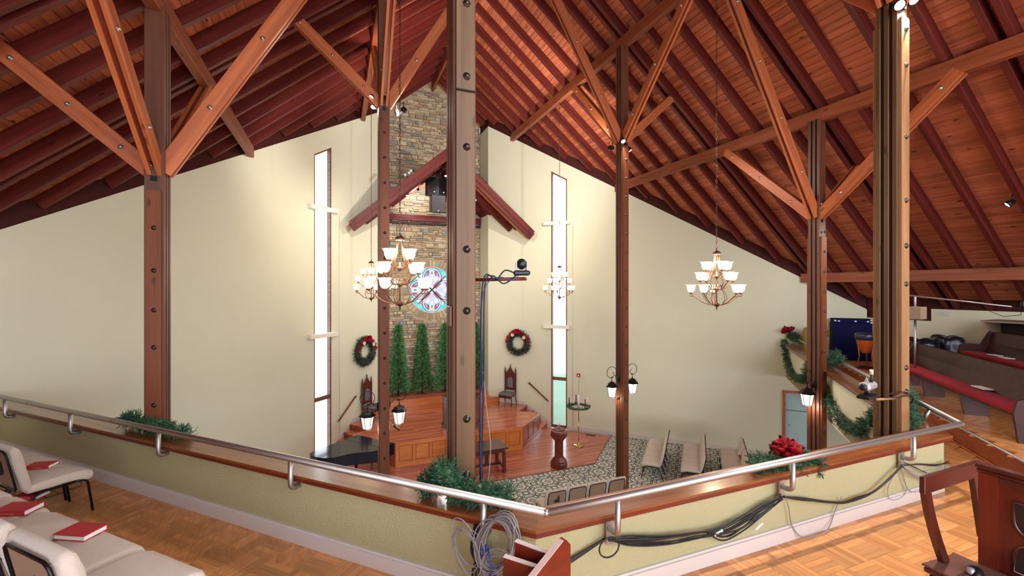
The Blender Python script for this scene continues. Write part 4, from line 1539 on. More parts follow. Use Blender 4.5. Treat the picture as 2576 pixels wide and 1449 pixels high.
garland('garland', 'bushy garland clump wrapping the rail at the foot of the central post',
        [ST(3.14, 2.2, 3.78), ST(3.2, 2.08, 3.84), ST(3.16, 1.95, 3.98), ST(3.12, 1.85, 3.82), ST(3.2, 1.7, 3.8), ST(3.22, 1.55, 3.80), ST(3.3, 1.42, 3.77)], .12, 460)
sg_ = -2.53
F = lambda s, z: ST(s, sg_, z)
garland('garland', 'long garland swag on the side balcony face, between wall and its lantern post',
        [F(16.2, 3.85), F(16.1, 3.6), F(15.8, 3.3), F(15.3, 3.03), F(14.6, 2.95), F(14.0, 3.02), F(13.5, 3.1), F(13.0, 3.45), F(12.6, 3.75)], .13, 900, grp=None)
garland('garland', 'long garland swag on the side balcony face, between the two nearest right posts',
        [F(11.9, 3.95), F(11.95, 3.7), F(11.6, 3.4), F(11.2, 3.15), F(10.6, 2.98), F(10.0, 2.93), F(9.5, 2.97), F(9.1, 3.12), F(8.7, 3.4), F(8.2, 3.66)], .13, 1000)
garland('garland', 'thick garland heap on the cap right of the pale near post',
        [ST(7.1, -2.45, 3.62), ST(7.3, -2.5, 3.82), ST(7.5, -2.6, 3.75), ST(7.8, -2.7, 3.85), ST(8.1, -2.75, 3.98), ST(7.8, -2.6, 4.05), ST(7.55, -2.55, 3.9)], .16, 800)
garland('garland', 'garland sprig heap on the cap under the large red bow',
        [(3.75, 3.05, 3.78), (4.0, 3.08, 3.76), (4.25, 3.0, 3.72), (4.45, 3.05, 3.74), (4.6, 2.98, 3.68)], .12, 420)
garland('garland', 'garland tuft at the far end of the side balcony under the small bow',
        [ST(16.35, -2.7, 3.95), ST(16.2, -2.8, 4.0), ST(16.0, -2.8, 3.85)], .15, 240)
garland('garland', 'green garland looped over the side rail behind its lantern post',
        [ST(12.0, -2.6, 3.6), ST(11.95, -2.75, 3.85), ST(11.8, -2.85, 4.0), ST(11.6, -2.8, 3.98), ST(11.5, -2.65, 3.85)], .16, 420)
def bow(name, lab, c, R_, n_):
    mb = MB()
    rb = random.Random(n_)
    for i in range(n_):
        a = rb.uniform(0, 2 * PI)
        d = Vector((math.cos(a), math.sin(a) * .6, rb.uniform(-.3, .8)))
        ribbon_loop(mb, Vector(c) + Vector((rb.uniform(-.2, .2), 0, rb.uniform(-.1, .1))) * R_, d, R_ * rb.uniform(.7, 1.0), R_ * .45, (rb.uniform(-1, 1), rb.uniform(-1, 1), 1))
    o = mb.build(name, 'ribbon', None, c)
    md = o.modifiers.new('thick', 'SOLIDIFY'); md.thickness = .002
    return tag(o, lab, 'bow')
bow('ribbon_bow', 'large ruffled red ribbon bow on the right rail cap', (4.24, 3.08, 3.85), .16, 60)
bow('ribbon_bow', 'small red ribbon bow at the far end of the side balcony', ST(16.3, -2.65, 4.12), .24, 18)
for i, (s_, z, w_, h_, lab) in enumerate([(15.9, 2.82, .2, .28, 'white paper sheet hanging under the far garland swag'), (11.55, 2.95, .14, .2, 'small white card tucked into the near garland swag'), (10.95, 2.72, .34, .34, 'larger white paper sheet on the balcony face below the near swag')]):
    mb = MB()
    mb.slab([ST(s_ - w_ / 2, -2.61, z), ST(s_ + w_ / 2, -2.61, z + .02), ST(s_ + w_ / 2, -2.61, z + h_), ST(s_ - w_ / 2, -2.61, z + h_)], (-.002, .002, 0))
    tag(mb.build('paper_sheet', 'paper', None, ST(s_, -2.61, z)), lab, 'paper')
# ================================================================== CHURCH CHAIRS
def pillow(mb, prof, x0, x1, e=.03, sc=.86):
    """closed YZ profile swept along X with softened ends"""
    cy = sum(p[0] for p in prof) / len(prof)
    cz = sum(p[1] for p in prof) / len(prof)
    n = len(prof)
    rings = [(x0, sc), (x0 + e * .35, (1 + sc) / 2 + .03), (x0 + e, 1), (x1 - e, 1), (x1 - e * .35, (1 + sc) / 2 + .03), (x1, sc)]
    vs, fs = [], []
    for x, k in rings:
        vs += [(x, cy + (a - cy) * k, cz + (b - cz) * k) for a, b in prof]
    for i in range(len(rings) - 1):
        for j in range(n):
            fs.append((i * n + j, i * n + (j + 1) % n, (i + 1) * n + (j + 1) % n, (i + 1) * n + j))
    fs.append(tuple(range(n))[::-1])
    fs.append(tuple(range((len(rings) - 1) * n, len(rings) * n)))
    mb.add(vs, fs, True)
    return mb
def make_chair():
    t = thing('church_chair', '', 'chair', (0, 0, 0))
    sp_ = [(-.25, .40), (-.26, .44), (-.245, .475), (-.1, .485), (.12, .485), (.20, .475), (.255, .45), (.275, .41), (.262, .37), (.225, .355), (.19, .375), (.1, .395)]
    pillow(MB(), sp_, -.272, .272).build('seat', 'fabric', t, local=True)
    bp = [(-.225, .42), (-.215, .46), (-.25, .62), (-.285, .80), (-.31, .87), (-.335, .895), (-.365, .885), (-.375, .85), (-.35, .70), (-.31, .55), (-.275, .43)]
    pillow(MB(), bp, -.268, .268, .04, .9).build('backrest', 'fabric', t, local=True)
    mb = MB()
    q = [(-.338, .84), (-.285, .48)]
    mb.slab([(-.20, -.388, .84), (.20, -.388, .84), (.20, -.318, .48), (-.20, -.318, .48)], (0, .02, 0))
    bpn = mb.build('back_panel', 'fabricb', t, local=True)
    mb = MB()
    pts = []
    for (x, z) in [(-.215, .46), (-.225, .52), (-.225, .78), (-.215, .83), (-.18, .855), (.18, .855), (.215, .83), (.225, .78), (.225, .52), (.215, .46), (.18, .44), (-.18, .44)]:
        y = -.315 - (z - .48) * (.07 / .36) - .006
        pts.append((x, y, z))
    mb.tube(pts, .009, 6, closed=True)
    mb.build('back_frame', 'blackm', t, local=True)
    for sx_ in (-1, 1):
        x = sx_ * .245
        mb = MB(); mb.tube([(x, .10, .372), (x, .17, .372), (x, .205, .355), (x, .222, .32), (x, .262, 0)], .0125, 8); mb.build('leg', 'blackm', t, local=True)
        mb = MB(); mb.tube([(x, .10, .372), (x, -.12, .372), (x, -.19, .35), (x, -.24, .27), (x, -.345, 0)], .0125, 8); mb.build('leg', 'blackm', t, local=True)
        mb = MB(); mb.tube([(x, -.17, .36), (x, -.23, .42), (x * .93, -.30, .55), (x * .93, -.345, .72)], .011, 8); mb.build('back_support', 'blackm', t, local=True)
    mb = MB()
    for y in (-.2, -.1, 0, .1, .18):
        mb.tube([(-.23, y, .29 + max(0, y - .1) * .5), (.23, y, .29 + max(0, y - .1) * .5)], .0035, 4)
    for x in (-.23, .23):
        mb.tube([(x, -.22, .36), (x, -.2, .29), (x, .16, .30), (x, .18, .36)], .0035, 4)
    mb.build('book_rack', 'blackm', t, local=True)
    mb = MB()
    mb.box(-.06, .05, -.372, -.352, .60, .66); mb.box(.02, .055, -.376, -.356, .60, .74)
    mb.build('card_holder', 'black', bpn, local=True)
    return t
cc0 = make_chair()
seats = []
AL = ['end', 'second', 'third', 'fourth']
for i in range(3):
    seats.append((ST(2.35, 6.39 + .57 * i, ZB), -PI / 4, ['beige padded chair at the open end of the front left row, hymnal on it', 'second beige chair from the open end of the front left row', 'beige chair by the left picture edge in the front left row'][i], 'linked chairs in the front left balcony row'))
labB = ['beige chair at the left picture edge in the second left row', 'beige chair in the second left row with a closed hymnal on it', 'beige chair in the second left row with the white-paged hymnal on it',
        'empty beige chair just right of the white-paged hymnal', 'beige chair at the bottom edge, rightmost seat in the second left row']
for i in range(5):
    seats.append((ST(1.38, 4.87 - .6 * i if False else 5.31 - .6 * i, 3.40), -PI / 4, labB[i], 'linked chairs in the second left balcony row'))
rowl = ['first', 'middle', 'last']
for r_, tc in enumerate((1.24, .18, -.89)):
    for i in range(4):
        nm = ['nearest', 'second nearest', 'third', 'farthest'][i]
        seats.append((ST(13.32 + .555 * i, tc, -.004), PI / 4, '%s beige chair of the %s short row on the nave carpet' % (nm, ['left', 'middle', 'right'][r_]), '%s row of chairs facing the platform' % rowl[r_]))
for i in range(4):
    seats.append(((4.68 + .545 * i, 9.24, -.004), 0.0, '%s chair of the row seen from behind above the rail corner' % ['leftmost', 'second', 'third', 'rightmost'][i], 'chairs seen from behind below the rail'))
for i, (p, rz, lab, grp) in enumerate(seats):
    o = cc0 if i == 0 else copy_tree(cc0)
    o.location = p
    o.rotation_euler = (0, 0, rz)
    o['label'] = lab
    o['group'] = grp
for o in [q for q in bpy.data.objects if q.name.startswith('card_holder')]:   # only one back in view carries a holder, plus the two left rows
    pl_ = o.parent.parent.location
    if pl_.z < 1 and not (pl_.y < 9.5 and pl_.x < 5):
        bpy.data.objects.remove(o)

cu = bpy.data.curves.new('spine_title', 'FONT')
cu.body = 'HYMNAL'
cu.size = .024
cu.extrude = .0004
cu.align_x = 'CENTER'
cu.align_y = 'CENTER'
_tmp = bpy.data.objects.new('spine_text', cu)
COL.objects.link(_tmp)
bpy.context.view_layer.update()
title_me = bpy.data.meshes.new_from_object(_tmp.evaluated_get(bpy.context.evaluated_depsgraph_get()))
title_me.materials.clear()
title_me.materials.append(M['gold'])
bpy.data.objects.remove(_tmp)
def hymnal(p, rz, lab, open_=0, tilt=None):
    t = thing('hymnal', lab, 'book', p, None, rz)
    if tilt: t.rotation_euler = tilt
    w_, l_, h_ = .15, .225, .036
    mb = MB()
    mb.box(-w_ / 2, w_ / 2, -l_ / 2, l_ / 2, 0, .004); mb.box(-w_ / 2, w_ / 2, -l_ / 2, l_ / 2, h_ - .004, h_); mb.box(-w_ / 2, -w_ / 2 + .005, -l_ / 2, l_ / 2, 0, h_, None, .002)
    mb.build('cover', 'book', t, local=True)
    MB().box(-w_ / 2 + .005, w_ / 2 - .006, -l_ / 2 + .005, l_ / 2 - .005, .004, h_ - .004).build('pages', 'paper', t, local=True)
    o = bpy.data.objects.new('spine_title', title_me)
    COL.objects.link(o)
    o.parent = t
    o.location = (-w_ / 2 - .0006, 0, h_ / 2)
    o.rotation_euler = (PI / 2, 0, -PI / 2)
    return t
hymnal(ST(2.38, 6.63, ZB + .485), math.radians(80), 'red hymnal with gilt spine lying on the front left row')
hymnal(ST(1.50, 4.52, 3.40 + .485), math.radians(72), 'red hymnal at far left on the second row, spine towards us')
hymnal(ST(1.52, 3.72, 3.40 + .485), math.radians(-118), 'red hymnal with white page edges showing, on the second left row')
hymnal(ST(2.2, 6.33, ZB + .295), math.radians(70), 'red hymnal in the wire rack under the front left end chair')
t = hymnal(ST(14.2, -1.1, .59), 0, 'red hymnal propped on a chair of the right short row')
t.rotation_euler = (math.radians(75), 0, PI / 4)

# ================================================================== CHANCEL FURNITURE
def altar_chair(p, rz, lab):
    t = thing('altar_chair', lab, 'chair', p, 'carved gothic chairs on the platform', rz)
    for x in (-.27, .27):
        mb = MB(); mb.tube([(x, .26, .44), (x * 1.02, .265, .2), (x * 1.05, .28, 0)], [.028, .022, .016], 8); mb.build('leg', 'dkwoodz', t, local=True)
        mb = MB(); mb.tube([(x * .85, -.24, .44), (x * .9, -.26, .2), (x * .95, -.32, 0)], [.028, .022, .018], 8); mb.build('leg', 'dkwoodz', t, local=True)
        mb = MB()
        mb.box(x * .85 - .025, x * .85 + .025, -.29, -.24, .44, 1.32, None, .004)
        mb.lathe([(.02, 0), (.035, .02), (.02, .04), (.034, .07), (.012, .12), (.018, .14), (0, .18)], 8, Matrix.Translation((x * .85, -.265, 1.32)))
        mb.build('back_post', 'dkwoodz', t, local=True)
    MB().box(-.29, .29, -.26, .29, .37, .45, None, .01).build('seat_rail', 'dkwood', t, local=True)
    mb = MB(); mb.add(*_apron()); mb.build('apron', 'dkwood', t, local=True)
    pillow(MB(), [(-.24, .45), (-.24, .49), (-.1, .515), (.15, .515), (.28, .49), (.28, .45)], -.28, .28, .03).build('seat_cushion', 'grey', t, local=True)
    # gothic back board with pointed top
    out = [(-.21, .55), (.21, .55), (.21, 1.15), (.17, 1.24), (.09, 1.33), (.04, 1.42), (0, 1.5), (-.04, 1.42), (-.09, 1.33), (-.17, 1.24), (-.21, 1.15)]
    mb = MB(); mb.slab([(x, -.28, z) for x, z in out], (0, .03, 0)); mb.build('back_board', 'dkwoodz', t, local=True)
    mb = MB()
    for sx_ in (-1, 1):
        pts = [(sx_ * .21, -.25, 1.12), (sx_ * .18, -.25, 1.23), (sx_ * .1, -.25, 1.31), (sx_ * .04, -.25, 1.41), (0, -.25, 1.5)]
        mb.tube(pts, .013, 6)
        for k in (1, 2, 3):
            mb.lathe([(0, -.02), (.02, 0), (0, .02)], 6, Matrix.Translation((pts[k][0] + sx_ * .02, -.26, pts[k][2] + .02)))
        mb.tube([(sx_ * .12, -.24, .98 + .12 * 0), (sx_ * .11, -.24, 1.08), (sx_ * .06, -.24, 1.16), (0, -.24, 1.21)], .009, 5)
    mb.lathe([(.012, 0), (.03, .03), (.014, .05), (.03, .08), (.01, .12), (0, .15)], 8, Matrix.Translation((0, -.265, 1.47)))
    mb.build('carved_tracery', 'dkwoodz', t, local=True)
    pad = [(-.12, .66), (.12, .66), (.12, .98), (.09, 1.05), (0, 1.1), (-.09, 1.05), (-.12, .98)]
    mb = MB(); mb.slab([(x, -.25, z) for x, z in pad], (0, .025, 0)); mb.build('back_pad', 'grey', t, local=True)
    return t
def _apron():
    pts = [(-.26, .37), (.26, .37), (.26, .33), (.2, .31), (.12, .335), (.05, .32), (0, .30), (-.05, .32), (-.12, .335), (-.2, .31), (-.26, .33)]
    mb = MB().slab([(x, .27, z) for x, z in pts], (0, .02, 0))
    return mb.v, mb.f
altar_chair((6.42, 16.42, .78), math.radians(135), 'carved gothic chair with grey cushion on the right below the wreath')
altar_chair((1.2, 16.42, .78), math.radians(-135), 'carved gothic chair with grey pad on the left behind the lanterns')

t = thing('pulpit', 'dark red wooden pulpit with a book on top, behind the central post', 'pulpit', (3.95, 14.3, .78))
body = [(3.34, 14.45), (3.58, 14.06), (4.34, 14.06), (4.58, 14.45), (4.58, 14.62), (3.34, 14.62)]
def grow(pl2, e):
    cx = sum(p[0] for p in pl2) / len(pl2); cy = sum(p[1] for p in pl2) / len(pl2)
    return [(cx + (x - cx) * (1 + e), cy + (y - cy) * (1 + e * 1.6)) for x, y in pl2]
MB().prism(grow(body, .06), .78, .93).build('plinth', 'dkwood', t)
MB().prism(body, .93, 1.80).build('body', 'dkwoodz', t)
MB().prism(grow(body, .05), 1.80, 1.85).build('desk_top', 'dkwood', t)
hymnal((3.56, 14.3, 1.855), math.radians(95), 'red book with white page edge on the pulpit top')

t = thing('communion_table', 'brown wooden table with stretcher standing before the platform', 'table', (3.9, 12.5, 0))
MB().box(3.12, 4.74, 12.08, 12.92, .71, .755, None, .008).build('tabletop', 'dkwood', t)
MB().box(3.2, 4.66, 12.16, 12.84, .60, .71).build('apron', 'dkwood', t)
for x in (3.22, 4.64):
    for y in (12.18, 12.82):
        MB().box(x - .045, x + .045, y - .045, y + .045, .02, .6, None, .005).build('leg', 'dkwoodz', t)
        mb = MB().lathe([(.06, 0), (.06, .03), (.045, .06)], 8, Matrix.Translation((x, y, 0)), False); mb.build('foot', 'dkwood', t)
    MB().box(x - .03, x + .03, 12.2, 12.8, .12, .2).build('stretcher', 'dkwood', t)
MB().box(3.24, 4.62, 12.47, 12.53, .13, .2).build('stretcher', 'dkwood', t)
for x in (3.7, 4.2):
    MB().box(x - .05, x + .05, 12.475, 12.525, .2, .6).build('slat', 'dkwoodz', t)

t = thing('baptismal_font', 'octagonal dark red wooden font with metal lid on the strip floor', 'font', (6.36, 11.94, 0))
q = Matrix.Translation((6.36, 11.94, 0))
def oc(nm, prof, mat):
    mb = MB().lathe(prof, 8, q, False, .5); return mb.build(nm, mat, t)
oc('base', [(.26, 0), (.26, .12), (.24, .15), (.24, .19), (.18, .27), (.15, .31)], 'redwood')
oc('stem', [(.135, .3), (.135, .78)], 'redwood')
oc('bowl', [(.135, .78), (.16, .82), (.25, .92), (.255, .94), (.255, 1.06), (.235, 1.09)], 'redwood')
oc('lid', [(.24, 1.09), (.24, 1.11), (.2, 1.15), (.05, 1.19), (.03, 1.21), (0, 1.215)], 'redwood')
mb = MB(); mb.tube([(6.36 + .235 * math.cos(PI / 4 * k + PI / 8), 11.94 + .235 * math.sin(PI / 4 * k + PI / 8), 1.115) for k in range(8)], .012, 5, closed=True); mb.build('lid_rim', 'silver', t)
mb = MB(); mb.box(6.35, 6.37, 11.93, 11.95, 1.21, 1.32); mb.box(6.325, 6.395, 11.93, 11.95, 1.265, 1.285); mb.build('cross', 'silver', bpy.data.objects['lid.001'] if 'lid.001' in bpy.data.objects else bpy.data.objects['lid'])

P0 = (7.83, 13.25)
t = thing('candle_stand', 'tall brass advent candle stand right of the font', 'candle stand', (*P0, 0))
q = Matrix.Translation((*P0, 0))
mb = MB().lathe([(.17, 0), (.175, .015), (.15, .03), (.06, .05), (.045, .09), (.05, .11), (.025, .14)], 20, q); mb.build('base', 'brass', t)
mb = MB().lathe([(.018, .13), (.018, .62), (.032, .65), (.018, .68), (.016, 1.28), (.03, 1.31), (.03, 1.33)], 14, q); mb.build('pole', 'brass', t)
mb = MB()
for k in range(4):
    a = PI / 2 * k + .5
    mb.tube([(P0[0], P0[1], 1.3), (P0[0] + .2 * math.cos(a), P0[1] + .2 * math.sin(a), 1.27), (P0[0] + .36 * math.cos(a), P0[1] + .36 * math.sin(a), 1.33)], .009, 6)
mb.tube([(P0[0] + .36 * math.cos(2 * PI * k / 28), P0[1] + .36 * math.sin(2 * PI * k / 28), 1.32) for k in range(28)], .008, 6, closed=True)
mb.build('arms', 'brass', t)
mb = MB()
rg = random.Random(2); random.seed(2)
mb.tube([(P0[0] + .36 * math.cos(2 * PI * k / 28), P0[1] + .36 * math.sin(2 * PI * k / 28), 1.36) for k in range(28)], .03, 6, closed=True)
for i in range(700):
    a = rg.uniform(0, 2 * PI)
    mb.needles((P0[0] + .36 * math.cos(a), P0[1] + .36 * math.sin(a), 1.36), (math.cos(a) * rg.uniform(-1, 1), math.sin(a) * rg.uniform(-1, 1), rg.uniform(-.5, .7)), 1, .11, .006, .6)
tag(mb.build('advent_wreath', 'pine', None, (*P0, 1.36)), 'small evergreen wreath lying on the brass candle stand', 'wreath')
for a, m_, lab in ((2.9, 'waxp', 'leftmost purple candle on the advent wreath'), (4.9, 'waxp', 'front purple candle on the advent wreath'), (6.1, 'wax', 'pale pink candle at the right of the advent wreath'), (1.3, 'waxp', 'rear purple candle on the advent wreath')):
    x, y = P0[0] + .34 * math.cos(a), P0[1] + .34 * math.sin(a)
    t = thing('candle', lab, 'candle', (x, y, 1.38), 'tall candles of the advent wreath')
    mb = MB().lathe([(.02, 1.38), (.019, 1.68), (.012, 1.69), (0, 1.69)], 10, Matrix.Translation((x, y, 0))); mb.build('wax', m_, t)
    mb = MB().tube([(x, y, 1.69), (x, y, 1.71)], .003, 4); mb.build('wick', 'black', t)
t = thing('candle', 'thick white centre candle of the advent wreath', 'candle', (*P0, 1.33))
mb = MB().lathe([(.04, 1.33), (.04, 1.74), (.02, 1.77), (0, 1.775)], 14, q); mb.build('wax', 'wax', t)
mb = MB().tube([(*P0, 1.77), (*P0, 1.80)], .003, 4); mb.build('wick', 'black', t)

# grand piano
t = thing('grand_piano', 'black grand piano left of the platform behind the rail', 'piano', (.5, 13.3, 0))
K1 = Vector((.60, 14.22)); wa = Vector((.64, -.77)).normalized(); la = Vector((-.77, -.64)).normalized()
def kp(w_, l_): v = K1 + wa * w_ + la * l_; return (v.x, v.y)
outl = [(0, 0), (1.5, 0), (1.5, .55), (1.44, .75), (1.28, .92), (1.12, 1.05), (1.0, 1.2), (.93, 1.4), (.84, 1.58), (.66, 1.72), (.42, 1.78), (.16, 1.76), (.03, 1.7), (0, 1.6)]
MB().prism([kp(*p) for p in outl], .66, .955).build('case', 'piano', t)
MB().prism([kp(w_ * 1.0 + (.015 if w_ > 0 else -.01), l_ + .01) for w_, l_ in outl if l_ >= .5 or True], .965, .985).build('lid', 'piano', t)
mb = MB(); a_, b_ = kp(-.01, .45), kp(1.51, .45); mb.beam((*a_, .987), (*b_, .987), .006, .004); mb.build('lid_hinge', 'bolt', t)
for w_, l_ in ((.15, .2), (1.35, .2), (.5, 1.5)):
    x, y = kp(w_, l_)
    mb = MB().lathe([(.03, 0), (.035, .06), (.045, .1), (.065, .5), (.075, .66)], 8, Matrix.Translation((x, y, 0)), False); mb.build('leg', 'piano', t)
x, y = kp(.75, .15)
MB().box(x - .03, x + .03, y - .03, y + .03, .1, .66).build('pedal_lyre', 'piano', t)

# wall items
for nm, a, b, of, lab in (('stair_handrail', PR(7.22, 1.70, -.08), PR(7.82, 1.02, -.08), (h7, h7, 0), 'short sloping wooden handrail on the right wall by the window'),
                          ('stair_handrail', PLf(.58, 1.71, -.08), PLf(-.02, 1.02, -.08), (-h7, h7, 0), 'short sloping wooden handrail on the left wall above the steps')):
    t = thing(nm, lab, 'handrail', a)
    mb = MB().tube([a, b], .026, 10); mb.build('rail', 'redwood', t)
    mb = MB(); v = Vector(b) - Vector(a); mb.tube([Vector(b) - v * .02, Vector(b) + v * .01], .028, 10); mb.build('end_cap', 'silver', t)
    for k in (.2, .8):
        p = Vector(a).lerp(Vector(b), k) - Vector((0, 0, .025))
        mb = MB().tube([p, p + Vector((0, 0, -.04)) + Vector(of) * .03, p + Vector((0, 0, -.05)) + Vector(of) * .078], .009, 6); mb.build('bracket', 'blackm', t)
t = thing('fire_alarm', 'small red fire alarm box on the right wall', 'alarm', PR(8.66, 2.14, -.02))
mb = MB(); c = Vector(PR(8.66, 2.14, -.03)); mb.box(-.06, .06, -.03, .03, -.065, .065, Matrix.Translation(c) @ Matrix.Rotation(-PI / 4, 4, 'Z'), .006); mb.build('case', 'alarm', t)
mb = MB(); mb.box(-.025, .03, -.04, -.03, -.03, .02, Matrix.Translation(c) @ Matrix.Rotation(-PI / 4, 4, 'Z')); mb.build('pull_handle', 'paper', t)
mb = MB().tube([PR(8.66, 2.07, -.012), PR(8.66, .14, -.012)], .006, 5); mb.build('conduit', 'silver', t)
for P, x, lab in ((PR, 8.5, 'thin pale cord running down beside the right window'), (PLf, .07, 'thin pale cord running down beside the left window')):
    mb = MB().tube([P(x, 7.95, -.03), P(x, .15, -.03)], .009, 5)
    tag(mb.build('window_cord', 'sill', None, P(x, 4, -.03)), lab, 'cord')
t = thing('floor_vent', 'dark metal floor vent near the right wall', 'vent', (8.8, 14.05, 0))
q = Matrix.Translation((8.8, 14.02, 0)) @ Matrix.Rotation(-PI / 4, 4, 'Z')
MB().box(-.17, .17, -.06, .06, 0, .006, q).build('frame', 'vent', t)
for k in range(6):
    MB().box(-.15 + k * .055, -.13 + k * .055, -.05, .05, .006, .009, q).build('slat', 'blackm', t)
for nm, p0, p1, lab in (('microphone', (.985, 9.04, 2.80), (1.16, 8.9, 2.67), 'black microphone angled off the slim post below its right lantern'),
                        ('microphone', (6.57, 9.04, 2.80), (6.38, 8.95, 2.77), 'dark microphone arm below the lanterns of the nave post')):
    t = thing(nm, lab, 'microphone', p0)
    mb = MB().tube([p0, Vector(p0).lerp(Vector(p1), .45)], .01, 6); mb.build('arm', 'silver', t)
    mb = MB().tube([Vector(p0).lerp(Vector(p1), .4), Vector(p0).lerp(Vector(p1), .5), p1], [.013, .022, .02], 8); mb.build('microphone_body', 'black', t)

# ================================================================== CAMERA ON ARM (central post)
t = thing('video_camera', 'small black remote video camera on a copper arm from the central post', 'camera', (1.57, 3.68, 5.62))
mb = MB().tube([(1.16, 3.83, 5.575), (1.62, 3.67, 5.585)], .017, 10); mb.build('arm', 'capedge', t)
mb = MB(); mb.box(1.15, 1.165, 3.78, 3.88, 5.50, 5.66); mb.build('mount_plate', 'blackm', t)
q = Matrix.Translation((1.575, 3.68, 5.605)) @ Matrix.Rotation(-.35, 4, 'Z')
MB().box(-.075, .075, -.06, .06, .01, .055, q, .012).build('camera_base', 'black', t)
mb = MB()
for sx_ in (-1, 1):
    mb.add(*(lambda m_: (m_.v, m_.f))(MB().box(sx_ * .05 - .008, sx_ * .05 + .008, -.025, .025, .05, .13, None, .004)), False, q)
mb.tube([q @ Vector((.05 * math.cos(a), 0, .09 - .05 * abs(math.sin(a)))) for a in [PI * i / 10 for i in range(11)]], .01, 6)
mb.build('yoke', 'silver', t)
mb = MB().lathe([(0, -.045), (.03, -.042), (.046, -.02), (.048, .01), (.04, .035), (.025, .045), (.02, .055), (0, .056)], 16, q @ Matrix.Translation((0, 0, .115)) @ Matrix.Rotation(-2.0, 4, 'X')); mb.build('camera_head', 'black', t)
def wire(name, mat, lab, paths, r=.006, seg=6, cat='cable', grp=None):
    mb = MB()
    for pth in paths:
        P_ = [Vector(p) for p in pth]
        # Catmull-Rom
        out_ = []
        for i in range(len(P_) - 1):
            p0, p1, p2, p3 = P_[max(i - 1, 0)], P_[i], P_[i + 1], P_[min(i + 2, len(P_) - 1)]
            for k in range(6):
                u = k / 6
                out_.append(.5 * ((2 * p1) + (p2 - p0) * u + (2 * p0 - 5 * p1 + 4 * p2 - p3) * u * u + (3 * p1 - p0 - 3 * p2 + p3) * u ** 3))
        out_.append(P_[-1])
        mb.tube(out_, r, seg)
    o = mb.build(name, mat, None, tuple(paths[0][0]))
    return tag(o, lab, cat, grp)
wire('camera_cable', 'cable', 'black cables looping from the arm camera down the central post', [
    [(1.52, 3.68, 5.63), (1.42, 3.70, 5.66), (1.34, 3.72, 5.58), (1.25, 3.74, 5.62), (1.215, 3.75, 5.45), (1.20, 3.745, 4.9), (1.195, 3.75, 4.2), (1.19, 3.72, 3.76)],
    [(1.52, 3.66, 5.62), (1.40, 3.68, 5.54), (1.30, 3.71, 5.61), (1.235, 3.73, 5.5), (1.225, 3.73, 4.7), (1.21, 3.73, 4.1), (1.2, 3.70, 3.76)]], .0075)
wire('camera_cable', 'cableb', 'blue data cable hanging down the right side of the central post', [[(1.55, 3.65, 5.63), (1.47, 3.66, 5.57), (1.36, 3.69, 5.60), (1.25, 3.72, 5.53), (1.205, 3.73, 5.3), (1.21, 3.725, 4.6), (1.195, 3.72, 4.1), (1.18, 3.65, 3.76)]], .0035)
wire('camera_cable', 'cableg', 'thin pale cord hanging in a slack bow right of the central post', [[(1.22, 3.73, 4.75), (1.25, 3.72, 4.4), (1.28, 3.70, 4.1), (1.25, 3.66, 3.85), (1.2, 3.6, 3.74)]], .004)
mb = MB().box(.915, .945, 3.76, 3.84, 5.16, 5.34, None, .004)
tag(mb.build('junction_box', 'dbronze', None, (.93, 3.8, 5.25)), 'small dark box on the left side of the central post', 'box')

# ================================================================== CABLES ON THE KNEE WALL
def SW(x, z, y=2.915): return (x, y, z)
rc = random.Random(9)
B1, B2, B3 = (1.96, 3.53), (3.93, 3.52), (5.86, 3.51)
def swag(a, b, mid, jit, n_, y0=2.90):
    out_ = []
    for k in range(n_):
        pts = []
        full = [a] + mid + [b]
        dj = rc.uniform(-jit, jit)
        for i, (x, z) in enumerate(full):
            e = 0 if i in (0, len(full) - 1) else 1
            pts.append(SW(x + rc.uniform(-.02, .02) * e, z + e * dj + rc.uniform(-.012, .012), y0 - rc.uniform(0, .02)))
        out_.append(pts)
    return out_
wire('cable_bundle', 'cable', 'thick black cable bundle sagging between the two brackets right of the rail corner',
     swag((1.98, 3.53), (3.92, 3.53), [(2.15, 3.50), (2.5, 3.43), (2.85, 3.40), (3.15, 3.38), (3.45, 3.42), (3.7, 3.49)], .05, 8), .0065)
wire('cable_bundle', 'cable', 'loose black cables rising to the middle right bracket', swag((3.0, 3.37), (3.93, 3.50), [(3.2, 3.30), (3.42, 3.33), (3.7, 3.43)], .05, 4), .0065)
wire('cable_bundle', 'cable', 'pair of black cables sagging between the two right-hand brackets',
     swag((3.96, 3.51), (5.84, 3.52), [(4.2, 3.46), (4.55, 3.37), (4.85, 3.30), (5.1, 3.30), (5.35, 3.33), (5.6, 3.42)], .03, 3), .008)
wire('cable_bundle', 'cableg', 'thin wires fanning out right of the last bracket',
     swag((5.86, 3.51), (6.8, 3.38), [(6.05, 3.42), (6.3, 3.33), (6.55, 3.33)], .09, 6), .004)
wire('cable_bundle', 'cable', 'black cable from the last bracket to the wall end', swag((5.88, 3.52), (6.8, 3.42), [(6.2, 3.47), (6.5, 3.42)], .02, 2) + [[SW(5.9, 3.55), SW(6.3, 3.38), SW(6.7, 3.22)]], .006)
wire('hanging_wire', 'cableg', 'thin wire drooping to the floor between the right brackets',
     [[SW(3.97, 3.52), SW(4.05, 3.40), SW(4.1, 3.2), SW(4.2, 3.08, 2.88), SW(4.45, 3.065, 2.86), SW(4.6, 3.1, 2.88), SW(4.75, 3.22), SW(4.85, 3.34)]], .005)
wire('hanging_wire', 'cableg', 'thin wire loop hanging under the last bracket', [[SW(5.85, 3.5), SW(5.65, 3.32), SW(5.66, 3.18), SW(5.82, 3.14), SW(5.98, 3.2), SW(5.93, 3.38), SW(5.87, 3.5)], [SW(5.86, 3.5), SW(5.95, 3.3), SW(6.1, 3.17), SW(6.3, 3.16)]], .004)
